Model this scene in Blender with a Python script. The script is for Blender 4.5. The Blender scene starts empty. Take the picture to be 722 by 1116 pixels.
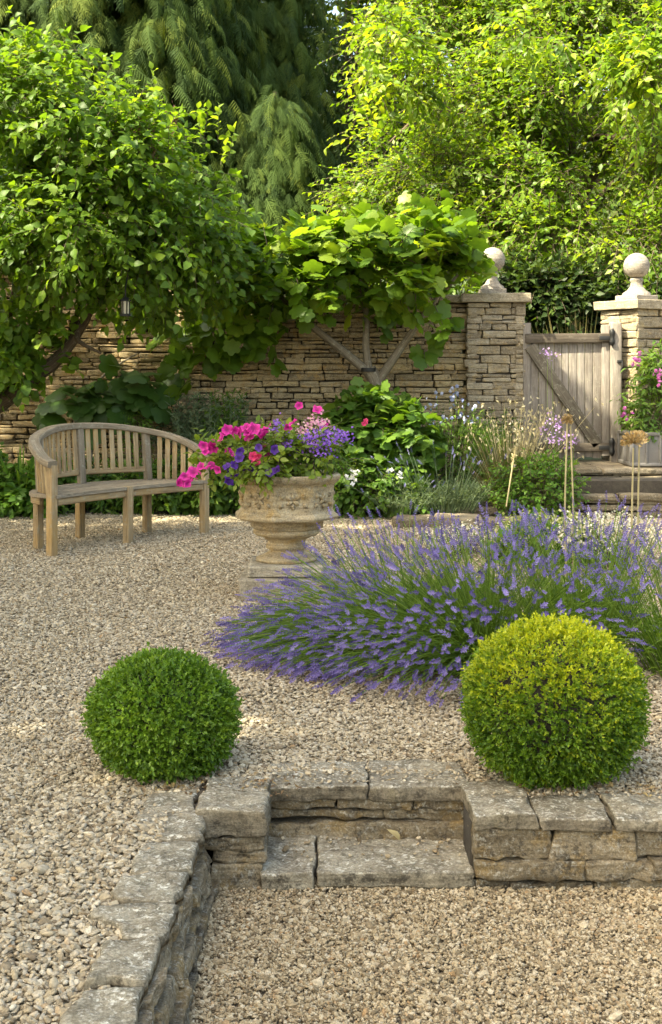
import bpy, math, random
import numpy as np
from mathutils import Vector, Matrix

random.seed(11)
rng = np.random.default_rng(11)
SC = bpy.context.scene
COL = SC.collection

# ------------------------------------------------------------------ camera model (photo is 722 x 1116)
F, CX, HY, H = 1400.0, 361.0, 405.0, 1.35
def P(px, py, Y):
    return np.array([(px - CX) * Y / F, Y, H - (py - HY) * Y / F])
def G(px, py, z=0.0):
    Y = F * (H - z) / (py - HY)
    return np.array([(px - CX) * Y / F, Y, z])

# ------------------------------------------------------------------ numpy helpers
def norm(a):
    return a / np.maximum(np.linalg.norm(a, axis=-1, keepdims=True), 1e-9)
def unit(n):
    return norm(rng.normal(size=(n, 3)))
def _hash(i, j, k, seed):
    h = (i * 374761393 + j * 668265263 + k * 2147483647 + seed * 974634777) & 0xffffffff
    h = ((h ^ (h >> 13)) * 1274126177) & 0xffffffff
    h = h ^ (h >> 16)
    return (h & 0xffff) / 65535.0
def vnoise(p, seed=0):
    p = np.asarray(p, float)
    i = np.floor(p).astype(np.int64); f = p - i; f = f * f * (3 - 2 * f)
    r = 0
    for a in (0, 1):
        for b in (0, 1):
            for c in (0, 1):
                w = (f[..., 0] if a else 1 - f[..., 0]) * (f[..., 1] if b else 1 - f[..., 1]) * (f[..., 2] if c else 1 - f[..., 2])
                r = r + w * _hash(i[..., 0] + a, i[..., 1] + b, i[..., 2] + c, seed)
    return r
def fbm(p, seed=0, o=3):
    r, a, t = 0, .5, 0
    for k in range(o):
        r = r + a * (vnoise(p * 2 ** k, seed + k) - .5); t += a; a *= .5
    return r / t * 2

class MB:
    """collects geometry; build() links it as one mesh object"""
    def __init__(s): s.V = []; s.F = []; s.var = []; s.gc = []; s.mi = []; s.n = 0
    def add(s, V, Fc, var=.5, mi=0, gc=None):
        V = np.asarray(V, float).reshape(-1, 3); Fc = np.asarray(Fc, np.int64)
        s.V.append(V); s.F.append(Fc + s.n); s.mi.append(np.full(len(Fc), mi, np.int32))
        s.var.append(np.broadcast_to(np.asarray(var, float), (len(V),)).copy())
        s.gc.append(V if gc is None else np.asarray(gc, float)); s.n += len(V)
    def inst(s, tpl, M, T, var=.5, mi=0):
        tv, tf = tpl; n = len(T); k = len(tv)
        V = np.einsum('nij,kj->nki', M, tv) + T[:, None, :]
        Fc = (tf[None] + (np.arange(n) * k)[:, None, None]).reshape(-1, tf.shape[1])
        v = np.repeat(np.broadcast_to(np.asarray(var, float), (n,)), k)
        s.add(V.reshape(-1, 3), Fc, v, mi)
    def build(s, name, mats, parent=None, smooth=True, origin=None):
        me = bpy.data.meshes.new(name)
        V = np.concatenate(s.V)
        if origin is not None: V = V - np.asarray(origin, float)
        loops = np.concatenate([f.ravel() for f in s.F])
        sizes = np.concatenate([np.full(len(f), f.shape[1]) for f in s.F])
        me.vertices.add(len(V)); me.vertices.foreach_set('co', V.astype(np.float32).ravel())
        me.loops.add(len(loops)); me.loops.foreach_set('vertex_index', loops.astype(np.int32))
        me.polygons.add(len(sizes))
        me.polygons.foreach_set('loop_start', np.concatenate([[0], np.cumsum(sizes)[:-1]]).astype(np.int32))
        me.polygons.foreach_set('material_index', np.concatenate(s.mi))
        me.polygons.foreach_set('use_smooth', np.full(len(sizes), smooth))
        me.update(calc_edges=True)
        a = me.attributes.new('var', 'FLOAT', 'POINT'); a.data.foreach_set('value', np.concatenate(s.var).astype(np.float32))
        a = me.attributes.new('gc', 'FLOAT_VECTOR', 'POINT'); a.data.foreach_set('vector', np.concatenate(s.gc).astype(np.float32).ravel())
        for m in (mats if isinstance(mats, (list, tuple)) else [mats]): me.materials.append(m)
        o = bpy.data.objects.new(name, me); COL.objects.link(o)
        if origin is not None: o.location = origin
        if parent is not None:
            o.parent = parent
            if origin is None and parent.name in ORIG: o.location = [-c for c in ORIG[parent.name]]
            elif origin is not None and parent.name in ORIG: o.location = [a - b for a, b in zip(origin, ORIG[parent.name])]
        return o
ORIG = {}
def tag(o, label=None, cat=None, group=None, kind=None):
    if label: o['label'] = label
    if cat: o['category'] = cat
    if group: o['group'] = group
    if kind: o['kind'] = kind
    return o
def thing(name, label, cat, loc=(0, 0, 0), group=None, rotz=0, world=True):
    """an Empty at the thing's base; with world=True its parts are given in world coordinates"""
    o = bpy.data.objects.new(name, None); COL.objects.link(o); o.empty_display_size = .1
    o.location = [float(c) for c in loc]; o.rotation_euler = (0, 0, rotz)
    if world: ORIG[o.name] = [float(c) for c in loc]
    return tag(o, label, cat, group)

def frames(d, up):
    y = norm(d); x = norm(np.cross(y, up)); z = np.cross(x, y)
    return np.stack([x, y, z], axis=-1)
def rotz(a):
    c, s = math.cos(a), math.sin(a); return np.array([[c, -s, 0], [s, c, 0], [0, 0, 1.]])

# ------------------------------------------------------------------ shape templates
def rounded_cube(xs, ys, zs):
    """surface grid of the cube [-1,1]^3 at the given coordinates"""
    idx = {}; V = []; Fc = []
    def v(p):
        k = tuple(round(c, 5) for c in p)
        if k not in idx: idx[k] = len(V); V.append(p)
        return idx[k]
    for ax, (A, B) in enumerate(((ys, zs), (zs, xs), (xs, ys))):
        for sgn in (-1, 1):
            for i in range(len(A) - 1):
                for j in range(len(B) - 1):
                    q = []
                    for a, b in ((A[i], B[j]), (A[i + 1], B[j]), (A[i + 1], B[j + 1]), (A[i], B[j + 1])):
                        p = [0, 0, 0]; p[ax] = sgn; p[(ax + 1) % 3] = a; p[(ax + 2) % 3] = b; q.append(v(tuple(p)))
                    Fc.append(q if sgn > 0 else q[::-1])
    return np.array(V, float), np.array(Fc)
def cc(n, b=.12):
    return np.concatenate([[-1], np.linspace(-1 + b, 1 - b, n), [1]])
T_BOX = rounded_cube([-1, -.97, .97, 1], [-1, -.9, .9, 1], [-1, -.9, .9, 1])
def round_box(tv, h, r):
    h = np.asarray(h, float); p = tv * h; inner = np.maximum(h - r, 0)
    c = np.clip(p, -inner, inner); d = p - c; L = np.linalg.norm(d, axis=1, keepdims=True)
    return c + d / np.maximum(L, 1e-9) * np.minimum(r, L * 10)
def box(mb, c, size, R=None, r=.004, var=.5, mi=0, grain=0):
    """rounded box, size along local x,y,z; grain = axis of the wood grain"""
    h = np.asarray(size, float) / 2; rr = min(r, h.min() * .9)
    xs = [np.array([-1, -1 + rr / k, 1 - rr / k, 1]) for k in h]
    tv, tf = rounded_cube(*xs); p = round_box(tv, h, rr)
    g = p[:, [grain, (grain + 1) % 3, (grain + 2) % 3]] + rng.uniform(-5, 5, 3)
    if R is not None: p = p @ np.asarray(R).T
    mb.add(p + np.asarray(c, float), tf, var, mi, g)
def beam(mb, a, b, w, t, up=(0, 0, 1), **k):
    a = np.asarray(a, float); b = np.asarray(b, float); d = b - a; L = np.linalg.norm(d); x = d / L
    y = norm(np.cross(np.asarray(up, float), x)); z = np.cross(x, y)
    box(mb, (a + b) / 2, (L, w, t), np.stack([x, y, z], axis=1), **k)
def stone(mb, lo, hi, r=.02, rough=.012, skew=.02, seg=(7, 5, 4), seed=None, var=None, R=None, org=(0, 0, 0), nf=9., mi=0):
    """an irregular hewn stone between two corners"""
    lo = np.asarray(lo, float); hi = np.asarray(hi, float); h = (hi - lo) / 2; c = (hi + lo) / 2
    tv, tf = rounded_cube(cc(seg[0], .2), cc(seg[1], .22), cc(seg[2], .25))
    r = min(r, h.min() * .8)
    xs = [np.concatenate([[-1, -1 + .4 * r / k, -1 + 1.0 * r / k], np.linspace(-1 + 1.6 * r / k, 1 - 1.6 * r / k, max(2, n)), [1 - 1.0 * r / k, 1 - .4 * r / k, 1]]) for k, n in zip(h, seg)]
    tv, tf = rounded_cube(*[np.unique(np.round(np.clip(x, -1, 1), 5)) for x in xs])
    p = round_box(tv, h, r)
    J = rng.uniform(-skew, skew, (2, 2, 2, 3)); f = (tv + 1) / 2
    for a in (0, 1):
        for b in (0, 1):
            for d in (0, 1):
                w = (f[:, 0] if a else 1 - f[:, 0]) * (f[:, 1] if b else 1 - f[:, 1]) * (f[:, 2] if d else 1 - f[:, 2])
                p = p + w[:, None] * J[a, b, d]
    off = rng.uniform(-50, 50, 3)
    nrm = norm(tv ** 3)
    q = p + off
    p = p + nrm * (fbm(q * nf, 3)[:, None] * rough + fbm(q * nf * 3.5, 9)[:, None] * rough * .4)
    p = p + np.stack([fbm(q * nf * 1.3, s_) for s_ in (21, 22, 23)], 1) * rough * .7
    p = p + c
    if R is not None: p = p @ np.asarray(R).T
    mb.add(p + np.asarray(org, float), tf, rng.uniform(0, 1) if var is None else var, mi)

def tube(mb, pts, radii, n=7, var=.5, mi=0, wob=0, cap=True):
    pts = np.asarray(pts, float); k = len(pts); radii = np.broadcast_to(np.asarray(radii, float), (k,))
    t = norm(np.gradient(pts, axis=0)); ref = np.array([.31, .17, .93]) if abs(t[0] @ [0, 0, 1]) < .9 else np.array([1, .1, 0])
    x = norm(np.cross(t, ref)); y = np.cross(t, x)
    a = np.linspace(0, 2 * np.pi, n, endpoint=False)
    rr = radii[:, None] * (1 + (wob * fbm(np.stack(np.meshgrid(np.arange(k) * .7, np.arange(n) * .9, [3.3], indexing='ij'), -1)[:, :, 0], 5) if wob else 0))
    V = pts[:, None] + rr[..., None] * (np.cos(a)[None, :, None] * x[:, None] + np.sin(a)[None, :, None] * y[:, None])
    L = np.concatenate([[0], np.cumsum(np.linalg.norm(np.diff(pts, axis=0), axis=1))])
    gc = np.stack([np.repeat(L, n), np.tile(np.cos(a), k) * .05, np.tile(np.sin(a), k) * .05], 1)
    i = np.arange(k - 1)[:, None] * n; j = np.arange(n)[None]; j2 = (j + 1) % n
    Fc = np.stack([i + j, i + j2, i + n + j2, i + n + j], -1).reshape(-1, 4)
    mb.add(V.reshape(-1, 3), Fc, var, mi, gc)
    if cap:
        for e, rev in ((0, True), (k - 1, False)):
            Vc = np.concatenate([V[e], pts[e][None]]); f = np.stack([np.arange(n), (np.arange(n) + 1) % n, np.full(n, n)], 1)
            mb.add(Vc, f[:, ::-1] if rev else f, var, mi)
def spline(pts, n):
    pts = np.asarray(pts, float); k = len(pts)
    q = np.concatenate([[2 * pts[0] - pts[1]], pts, [2 * pts[-1] - pts[-2]]])
    u = np.linspace(0, k - 1 - 1e-6, n); i = u.astype(int); f = (u - i)[:, None]
    a, b, c, d = q[i], q[i + 1], q[i + 2], q[i + 3]
    return .5 * (2 * b + (c - a) * f + (2 * a - 5 * b + 4 * c - d) * f ** 2 + (3 * b - a - 3 * c + d) * f ** 3)
def lathe(mb, prof, n=48, var=.5, mi=0, c=(0, 0, 0), facet=None):
    prof = np.asarray(prof, float); k = len(prof); a = np.linspace(0, 2 * np.pi, n, endpoint=False)
    rad = np.repeat(prof[:, 0:1], n, 1)
    if facet is not None:                   # polygonal section where facet[k] > 0
        m = 8; aa = (a + math.pi / m) % (2 * math.pi / m) - math.pi / m
        fac = math.cos(math.pi / m) ** .5 / np.cos(aa)
        rad = rad * (1 + np.asarray(facet)[:, None] * (fac[None] - 1))
    V = np.stack([rad * np.cos(a)[None], rad * np.sin(a)[None], np.repeat(prof[:, 1:2], n, 1)], -1) + np.asarray(c, float)
    i = np.arange(k - 1)[:, None] * n; j = np.arange(n)[None]; j2 = (j + 1) % n
    Fc = np.stack([i + j, i + j2, i + n + j2, i + n + j], -1).reshape(-1, 4)
    mb.add(V.reshape(-1, 3), Fc, var, mi)

def leaf4(w=.6, fold=.1, curl=.12):
    V = np.array([(0, 0, 0), (-w / 2, .42, fold), (0, .45, 0), (w / 2, .42, fold), (0, 1, -curl)], float)
    return V, np.array([(0, 2, 1), (0, 3, 2), (1, 2, 4), (2, 3, 4)])
def leaf8(w=.6, fold=.08, curl=.15):
    V = np.array([(0, 0, 0), (-w * .42, .25, fold), (0, .28, .02), (w * .42, .25, fold), (-w / 2, .5, fold * .8), (0, .52, 0), (w / 2, .5, fold * .8),
                  (-w * .28, .78, fold * .2 - curl * .4), (0, .8, -curl * .5), (w * .28, .78, fold * .2 - curl * .4), (0, 1, -curl)], float)
    q = [(0, 2, 1), (0, 3, 2), (1, 2, 5), (1, 5, 4), (2, 3, 6), (2, 6, 5), (4, 5, 8), (4, 8, 7), (5, 6, 9), (5, 9, 8), (7, 8, 10), (8, 9, 10)]
    return V, np.array(q)
def leaf2(w=.55, fold=.08):
    V = np.array([(0, 0, 0), (w / 2, .45, fold), (0, 1, -.06), (-w / 2, .45, fold)], float)
    return V, np.array([(0, 1, 2), (0, 2, 3)])
def lobed(lobes=5, depth=.45, pts=5, wide=1.0):
    a0 = np.linspace(-2.45, 2.45, lobes * pts); out = []
    for a in a0:
        ph = (a + 2.45) / 4.9 * lobes % 1.0
        r = (1 - depth) + depth * math.sin(math.pi * min(max(ph, 0), 1)) ** .45
        r *= .62 + .38 * math.cos(a * .5)
        out.append((math.sin(a) * r * .62 * wide, .38 + math.cos(a) * r * .62, -.10 * r * r))
    V = np.array([(0, .3, .03), (0, 0, 0)] + out, float); n = len(out)
    Fc = [(0, 2 + i + 1, 2 + i) for i in range(n - 1)] + [(0, 2, 1), (0, 1, 1 + n)]
    return V, np.array(Fc)
def flower(n=5, lobe=.25, cup=.35):
    k = n * 4; V = [(0, 0, -cup)]; ring2 = []
    for i in range(k):
        a = 2 * math.pi * i / k; r = 1 - lobe * (.5 + .5 * math.cos(n * a)) ** 1.5
        V.append((.35 * math.cos(a), .35 * math.sin(a), -cup * .25)); ring2.append((r * math.cos(a), r * math.sin(a), .06 * math.sin(3 * a + 1)))
    V += ring2; Fc = []
    for i in range(k):
        j = (i + 1) % k; Fc += [(0, 1 + i, 1 + j), (1 + i, 1 + k + i, 1 + k + j), (1 + i, 1 + k + j, 1 + j)]
    return np.array(V, float), np.array(Fc)
LEAF2, LEAF4, LEAF8, LEAFW, LEAFN = leaf2(), leaf4(), leaf8(.62), leaf8(.85, .1, .2), leaf4(.28, .05, .2)
FIG = lobed(5, .36, 8); IVY = lobed(3, .3, 5, 1.1)
PETUNIA, FLOWER4 = flower(5, .22, .5), flower(4, .4, .2)

def bez(P0, P1, P2, t):
    t = t[None, :, None]; return P0[:, None] * (1 - t) ** 2 + 2 * P1[:, None] * t * (1 - t) + P2[:, None] * t * t
def stems(mb, P0, P1, P2, r0, r1, k=5, ns=3, var=.5, mi=0):
    t = np.linspace(0, 1, k); C = bez(P0, P1, P2, t); n = len(P0)
    tg = norm(np.gradient(C, axis=1)); ref = unit(n)[:, None]
    x = norm(np.cross(tg, np.broadcast_to(ref, tg.shape))); y = np.cross(tg, x)
    r = (np.asarray(r0) + (np.asarray(r1) - r0) * t)[None, :, None, None]
    a = np.linspace(0, 2 * np.pi, ns, endpoint=False)
    V = C[:, :, None] + r * (np.cos(a)[None, None, :, None] * x[:, :, None] + np.sin(a)[None, None, :, None] * y[:, :, None])
    b = (np.arange(n) * k * ns)[:, None, None]; i = (np.arange(k - 1) * ns)[None, :, None]; j = np.arange(ns)[None, None]; j2 = (j + 1) % ns
    Fc = np.stack([b + i + j, b + i + j2, b + i + ns + j2, b + i + ns + j], -1).reshape(-1, 4)
    mb.add(V.reshape(-1, 3), Fc, np.repeat(np.broadcast_to(var, (n,)), k * ns), mi)
def ribbons(mb, P0, P1, P2, w, k=6, var=.5, mi=0, taper=1.0):
    t = np.linspace(0, 1, k); C = bez(P0, P1, P2, t); n = len(P0)
    tg = norm(np.gradient(C, axis=1)); sd = norm(np.cross(tg, np.broadcast_to(norm(rng.normal(size=(n, 3)) * [1, 1, .2])[:, None], tg.shape)))
    ww = (np.broadcast_to(w, (n,))[:, None] * (np.sin(np.pi * (.15 + .85 * t)) ** .7 if taper else np.ones(k))[None])[..., None] * .5
    V = np.stack([C - sd * ww, C + sd * ww], 2)
    b = (np.arange(n) * k * 2)[:, None]; i = (np.arange(k - 1) * 2)[None]
    Fc = np.stack([b + i, b + i + 1, b + i + 3, b + i + 2], -1).reshape(-1, 4)
    mb.add(V.reshape(-1, 3), Fc, np.repeat(np.broadcast_to(var, (n,)), k * 2), mi)

def sprays(mb, p, u, L=7, ln=.3, leaf=.1, tpl=LEAF4, droop=.5, out=.7, roll=.5, vm=.5, vs=.2, mi=0, twig=None, twig_r=.003, face=None, jit=.7):
    """leafy twigs starting at p and growing outwards along u"""
    n = len(p); d = norm(out * u + rng.normal(size=(n, 3)) * jit * .6 + np.array([0, 0, -droop * .5 + .1]))
    t = np.linspace(.12, 1, L); ln = ln * rng.uniform(.6, 1.3, n)
    g = np.array([0, 0, -1.])
    pos = p[:, None] + d[:, None] * ln[:, None, None] * t[None, :, None] + g * (droop * .45 * ln)[:, None, None] * (t ** 2)[None, :, None]
    sd = norm(np.cross(d, np.array([0, 0, 1.]) + .3 * rng.normal(size=(n, 3))))
    sg = np.where(np.arange(L) % 2 == 0, 1., -1.)[None, :, None]; sg = np.where((np.arange(L) == L - 1)[None, :, None], 0, sg)
    ld = norm(d[:, None] * .6 + sd[:, None] * sg * .85 + g * droop * .5 + rng.normal(size=(n, L, 3)) * .28)
    up = np.array([0, 0, 1.]) + u[:, None] * (.5 if face is None else face) + rng.normal(size=(n, L, 3)) * roll
    M = frames(ld.reshape(-1, 3), up.reshape(-1, 3)) * (leaf * rng.uniform(.65, 1.25, n * L))[:, None, None]
    v = np.clip(vm + vs * rng.normal(size=(n, 1)) + vs * .5 * rng.normal(size=(n, L)), 0, 1).ravel()
    mb.inst(tpl, M, pos.reshape(-1, 3), v, mi)
    if twig is not None:
        stems(mb, p, p + d * ln[:, None] * .5, p + d * ln[:, None] + g * (droop * .45 * ln)[:, None], twig_r, twig_r * .4, 4, 3, .5, twig)
def blob_points(blobs, n, shell=.55, gs=1.5, gt=.0, seed=1, view=0):
    """points in a set of ellipsoids (centre, radii), biased to the outside, with gaps"""
    c = np.array([b[0] for b in blobs]); R = np.array([b[1] for b in blobs]); w = np.prod(R, axis=1) ** .667; w = w / w.sum()
    i = rng.choice(len(blobs), int(n * 1.6), p=w); u = unit(len(i))
    if view: u[:, 1] = np.where((u[:, 1] > 0) & (rng.random(len(u)) < view), -u[:, 1], u[:, 1])
    r = shell + (1 - shell) * rng.random(len(i)) ** .6
    p = c[i] + u * R[i] * r[:, None]; k = vnoise(p * gs, seed) > gt
    p, u, i = p[k][:n], u[k][:n], i[k][:n]
    return p, norm(u / R[i])
def pblob(px, py, Y, rx, ry, rd):
    return P(px, py, Y), np.array([rx * Y / F, rd, ry * Y / F])

# ------------------------------------------------------------------ materials
def new_mat(name):
    m = bpy.data.materials.new(name); m.use_nodes = True; nt = m.node_tree; nt.nodes.clear()
    o = nt.nodes.new('ShaderNodeOutputMaterial'); return m, nt, o
def N(nt, t, **k):
    n = nt.nodes.new(t)
    for a, b in k.items():
        if a in n.inputs: n.inputs[a].default_value = b
        else: setattr(n, a, b)
    return n
def ramp(nt, fac, stops, interp='LINEAR'):
    r = nt.nodes.new('ShaderNodeValToRGB'); r.color_ramp.interpolation = interp
    e = r.color_ramp.elements
    while len(e) < len(stops): e.new(.5)
    for el, (p, c) in zip(e, stops): el.position = p; el.color = (*c, 1)
    if fac is not None: nt.links.new(fac, r.inputs[0])
    return r
def attr(nt, name): return N(nt, 'ShaderNodeAttribute', attribute_name=name)
def mixc(nt, fac, a, b, blend='MIX'):
    m = nt.nodes.new('ShaderNodeMix'); m.data_type = 'RGBA'; m.blend_type = blend
    for s, v in ((0, fac), (6, a), (7, b)):
        if hasattr(v, 'links'): nt.links.new(v, m.inputs[s])
        elif s == 0: m.inputs[0].default_value = v
        else: m.inputs[s].default_value = (*v, 1)
    return m.outputs[2]
def math_(nt, op, a, b=None, clamp=False):
    m = nt.nodes.new('ShaderNodeMath'); m.operation = op; m.use_clamp = clamp
    for i, v in enumerate((a, b)):
        if v is None: continue
        if hasattr(v, 'links'): nt.links.new(v, m.inputs[i])
        else: m.inputs[i].default_value = v
    return m.outputs[0]
def noise(nt, vec, scale, detail=4, rough=.6, dist=0):
    n = N(nt, 'ShaderNodeTexNoise', Scale=scale, Detail=detail, Roughness=rough, Distortion=dist); nt.links.new(vec, n.inputs['Vector']); return n.outputs['Fac']

def leaf_mat(name, dark, mid, light, trans=.4, rough=.45, tcol=None, spec=.35):
    m, nt, o = new_mat(name); v = attr(nt, 'var').outputs['Fac']
    geo = nt.nodes.new('ShaderNodeNewGeometry'); co = nt.nodes.new('ShaderNodeTexCoord').outputs['Object']
    n = noise(nt, co, 30, 3)
    f = math_(nt, 'ADD', v, math_(nt, 'MULTIPLY', math_(nt, 'SUBTRACT', n, .5), .35))
    c = ramp(nt, f, [(.05, dark), (.5, mid), (.95, light)]).outputs[0]
    b = N(nt, 'ShaderNodeBsdfPrincipled', Roughness=rough); b.inputs['Specular IOR Level'].default_value = spec
    nt.links.new(c, b.inputs['Base Color'])
    t = nt.nodes.new('ShaderNodeBsdfTranslucent')
    tc = mixc(nt, 1.0, c, tcol or (1.9, 1.75, .7), 'MULTIPLY'); nt.links.new(tc, t.inputs[0])
    s = N(nt, 'ShaderNodeMixShader'); s.inputs[0].default_value = trans
    nt.links.new(b.outputs[0], s.inputs[1]); nt.links.new(t.outputs[0], s.inputs[2]); nt.links.new(s.outputs[0], o.inputs[0])
    return m
def petal_mat(name, a, b, c=None, trans=.35):
    m, nt, o = new_mat(name); v = attr(nt, 'var').outputs['Fac']
    col = ramp(nt, v, [(0, a), (1, b)] if c is None else [(0, a), (.5, b), (1, c)]).outputs[0]
    d = N(nt, 'ShaderNodeBsdfPrincipled', Roughness=.6); nt.links.new(col, d.inputs['Base Color'])
    t = nt.nodes.new('ShaderNodeBsdfTranslucent'); nt.links.new(col, t.inputs[0])
    s = N(nt, 'ShaderNodeMixShader'); s.inputs[0].default_value = trans
    nt.links.new(d.outputs[0], s.inputs[1]); nt.links.new(t.outputs[0], s.inputs[2]); nt.links.new(s.outputs[0], o.inputs[0])
    return m
def stone_mat(name, stops, scale=6, lichen=.4, lichen_col=(.50, .48, .42), dark=.5, bump=.5, ochre=None, moss=None, strata=.7, toponly=False):
    m, nt, o = new_mat(name); co = nt.nodes.new('ShaderNodeTexCoord').outputs['Object']; v = attr(nt, 'var').outputs['Fac']
    n1 = noise(nt, co, scale, 6, .65); n2 = noise(nt, co, scale * 5, 5, .7); n3 = noise(nt, co, scale * 22, 4, .7)
    f = math_(nt, 'ADD', math_(nt, 'MULTIPLY', v, .6), math_(nt, 'MULTIPLY', n1, .4))
    f = math_(nt, 'ADD', f, math_(nt, 'MULTIPLY', math_(nt, 'SUBTRACT', n2, .5), .35))
    c = ramp(nt, f, stops).outputs[0]
    if ochre:
        k = ramp(nt, noise(nt, co, scale * 1.7, 3), [(.52, (0, 0, 0)), (.66, (1, 1, 1))]).outputs[0]
        c = mixc(nt, math_(nt, 'MULTIPLY', k, .55), c, ochre)
    if moss:
        k = ramp(nt, noise(nt, co, scale * 1.1, 5, .7), [(.55, (0, 0, 0)), (.7, (1, 1, 1))]).outputs[0]
        c = mixc(nt, math_(nt, 'MULTIPLY', k, .6), c, moss)
    k = ramp(nt, noise(nt, co, scale * 3.3, 6, .75), [(.53, (0, 0, 0)), (.61, (1, 1, 1))]).outputs[0]
    c = mixc(nt, math_(nt, 'MULTIPLY', k, dark), c, (.05, .042, .032))
    k = ramp(nt, noise(nt, co, scale * 4.1, 7, .72, .6), [(.50, (0, 0, 0)), (.56, (1, 1, 1))]).outputs[0]
    k2 = ramp(nt, noise(nt, co, scale * 12, 6, .7, .4), [(.50, (0, 0, 0)), (.57, (1, 1, 1))]).outputs[0]
    k = math_(nt, 'ADD', math_(nt, 'MULTIPLY', k, k2), math_(nt, 'MULTIPLY', k2, .35))
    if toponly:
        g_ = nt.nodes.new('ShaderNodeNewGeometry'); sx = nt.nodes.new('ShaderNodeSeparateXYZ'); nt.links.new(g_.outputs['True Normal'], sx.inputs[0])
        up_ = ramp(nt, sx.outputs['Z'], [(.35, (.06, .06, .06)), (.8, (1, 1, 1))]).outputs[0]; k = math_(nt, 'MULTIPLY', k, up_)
        c = mixc(nt, math_(nt, 'MULTIPLY', up_, .38), c, (.38, .335, .25))  # pale lichen film on tops; also paints the shaded fronts darker by contrast
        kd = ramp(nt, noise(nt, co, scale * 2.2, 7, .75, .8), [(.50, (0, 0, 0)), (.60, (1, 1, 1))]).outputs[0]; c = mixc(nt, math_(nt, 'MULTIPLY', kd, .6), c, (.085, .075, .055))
    c = mixc(nt, math_(nt, 'MULTIPLY', k, lichen, True), c, lichen_col)
    c = mixc(nt, .65, c, ramp(nt, n3, [(.28, (.25, .24, .22)), (.72, (1.6, 1.6, 1.6))]).outputs[0], 'MULTIPLY')
    b = N(nt, 'ShaderNodeBsdfPrincipled', Roughness=.9); b.inputs['Specular IOR Level'].default_value = .2; nt.links.new(c, b.inputs['Base Color'])
    mp = N(nt, 'ShaderNodeMapping'); mp.inputs['Scale'].default_value = (scale * 1.2, scale * 1.2, scale * 11); nt.links.new(co, mp.inputs[0]); ns_ = noise(nt, mp.outputs[0], 1, 4, .65, .5)
    c = mixc(nt, strata, c, ramp(nt, ns_, [(.35, (.55, .52, .48)), (.6, (1.15, 1.15, 1.12))]).outputs[0], 'MULTIPLY'); nt.links.new(c, b.inputs['Base Color'])
    h = math_(nt, 'ADD', math_(nt, 'ADD', math_(nt, 'MULTIPLY', n2, .7), math_(nt, 'MULTIPLY', n3, .35)), math_(nt, 'MULTIPLY', ns_, .6 * strata))
    bp = N(nt, 'ShaderNodeBump', Strength=bump, Distance=.012); nt.links.new(h, bp.inputs['Height']); nt.links.new(bp.outputs[0], b.inputs['Normal'])
    nt.links.new(b.outputs[0], o.inputs[0]); return m
def wood_mat(name, stops, lichen=.3, warm=None):
    m, nt, o = new_mat(name); g = attr(nt, 'gc').outputs['Vector']; v = attr(nt, 'var').outputs['Fac']
    co = nt.nodes.new('ShaderNodeTexCoord').outputs['Object']
    mp = N(nt, 'ShaderNodeMapping'); mp.inputs['Scale'].default_value = (2.2, 46, 46); nt.links.new(g, mp.inputs[0])
    mp2 = N(nt, 'ShaderNodeMapping'); mp2.inputs['Scale'].default_value = (7, 170, 170); nt.links.new(g, mp2.inputs[0])
    n1 = noise(nt, mp.outputs[0], 1, 4, .6, .4); n2 = noise(nt, mp2.outputs[0], 1, 3, .6); n0 = noise(nt, co, 5, 4, .6)
    f = math_(nt, 'ADD', math_(nt, 'MULTIPLY', n1, .55), math_(nt, 'MULTIPLY', n0, .35))
    f = math_(nt, 'ADD', f, math_(nt, 'MULTIPLY', math_(nt, 'SUBTRACT', v, .5), .35))
    c = ramp(nt, f, stops).outputs[0]
    if warm:
        k = ramp(nt, noise(nt, co, 3.1, 3), [(.45, (0, 0, 0)), (.65, (1, 1, 1))]).outputs[0]; c = mixc(nt, math_(nt, 'MULTIPLY', k, .6), c, warm)
    k = ramp(nt, noise(nt, co, 26, 6, .75), [(.55, (0, 0, 0)), (.64, (1, 1, 1))]).outputs[0]
    c = mixc(nt, math_(nt, 'MULTIPLY', k, lichen), c, (.36, .35, .27))
    c = mixc(nt, .55, c, ramp(nt, n2, [(.3, (.35, .33, .3)), (.65, (1.25, 1.25, 1.25))]).outputs[0], 'MULTIPLY')
    b = N(nt, 'ShaderNodeBsdfPrincipled', Roughness=.85); b.inputs['Specular IOR Level'].default_value = .2; nt.links.new(c, b.inputs['Base Color'])
    bp = N(nt, 'ShaderNodeBump', Strength=.5, Distance=.004); nt.links.new(math_(nt, 'ADD', n1, n2), bp.inputs['Height']); nt.links.new(bp.outputs[0], b.inputs['Normal'])
    nt.links.new(b.outputs[0], o.inputs[0]); return m
def ground_mat(name, stops, scale=18, bump=.6):
    m, nt, o = new_mat(name); co = nt.nodes.new('ShaderNodeTexCoord').outputs['Object']
    n1 = noise(nt, co, scale, 6, .75); n2 = noise(nt, co, .9, 3)
    c = ramp(nt, math_(nt, 'ADD', math_(nt, 'MULTIPLY', n1, .75), math_(nt, 'MULTIPLY', n2, .25)), stops).outputs[0]
    b = N(nt, 'ShaderNodeBsdfPrincipled', Roughness=.95); nt.links.new(c, b.inputs['Base Color'])
    bp = N(nt, 'ShaderNodeBump', Strength=bump, Distance=.02); nt.links.new(n1, bp.inputs['Height']); nt.links.new(bp.outputs[0], b.inputs['Normal'])
    nt.links.new(b.outputs[0], o.inputs[0]); return m
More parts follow.
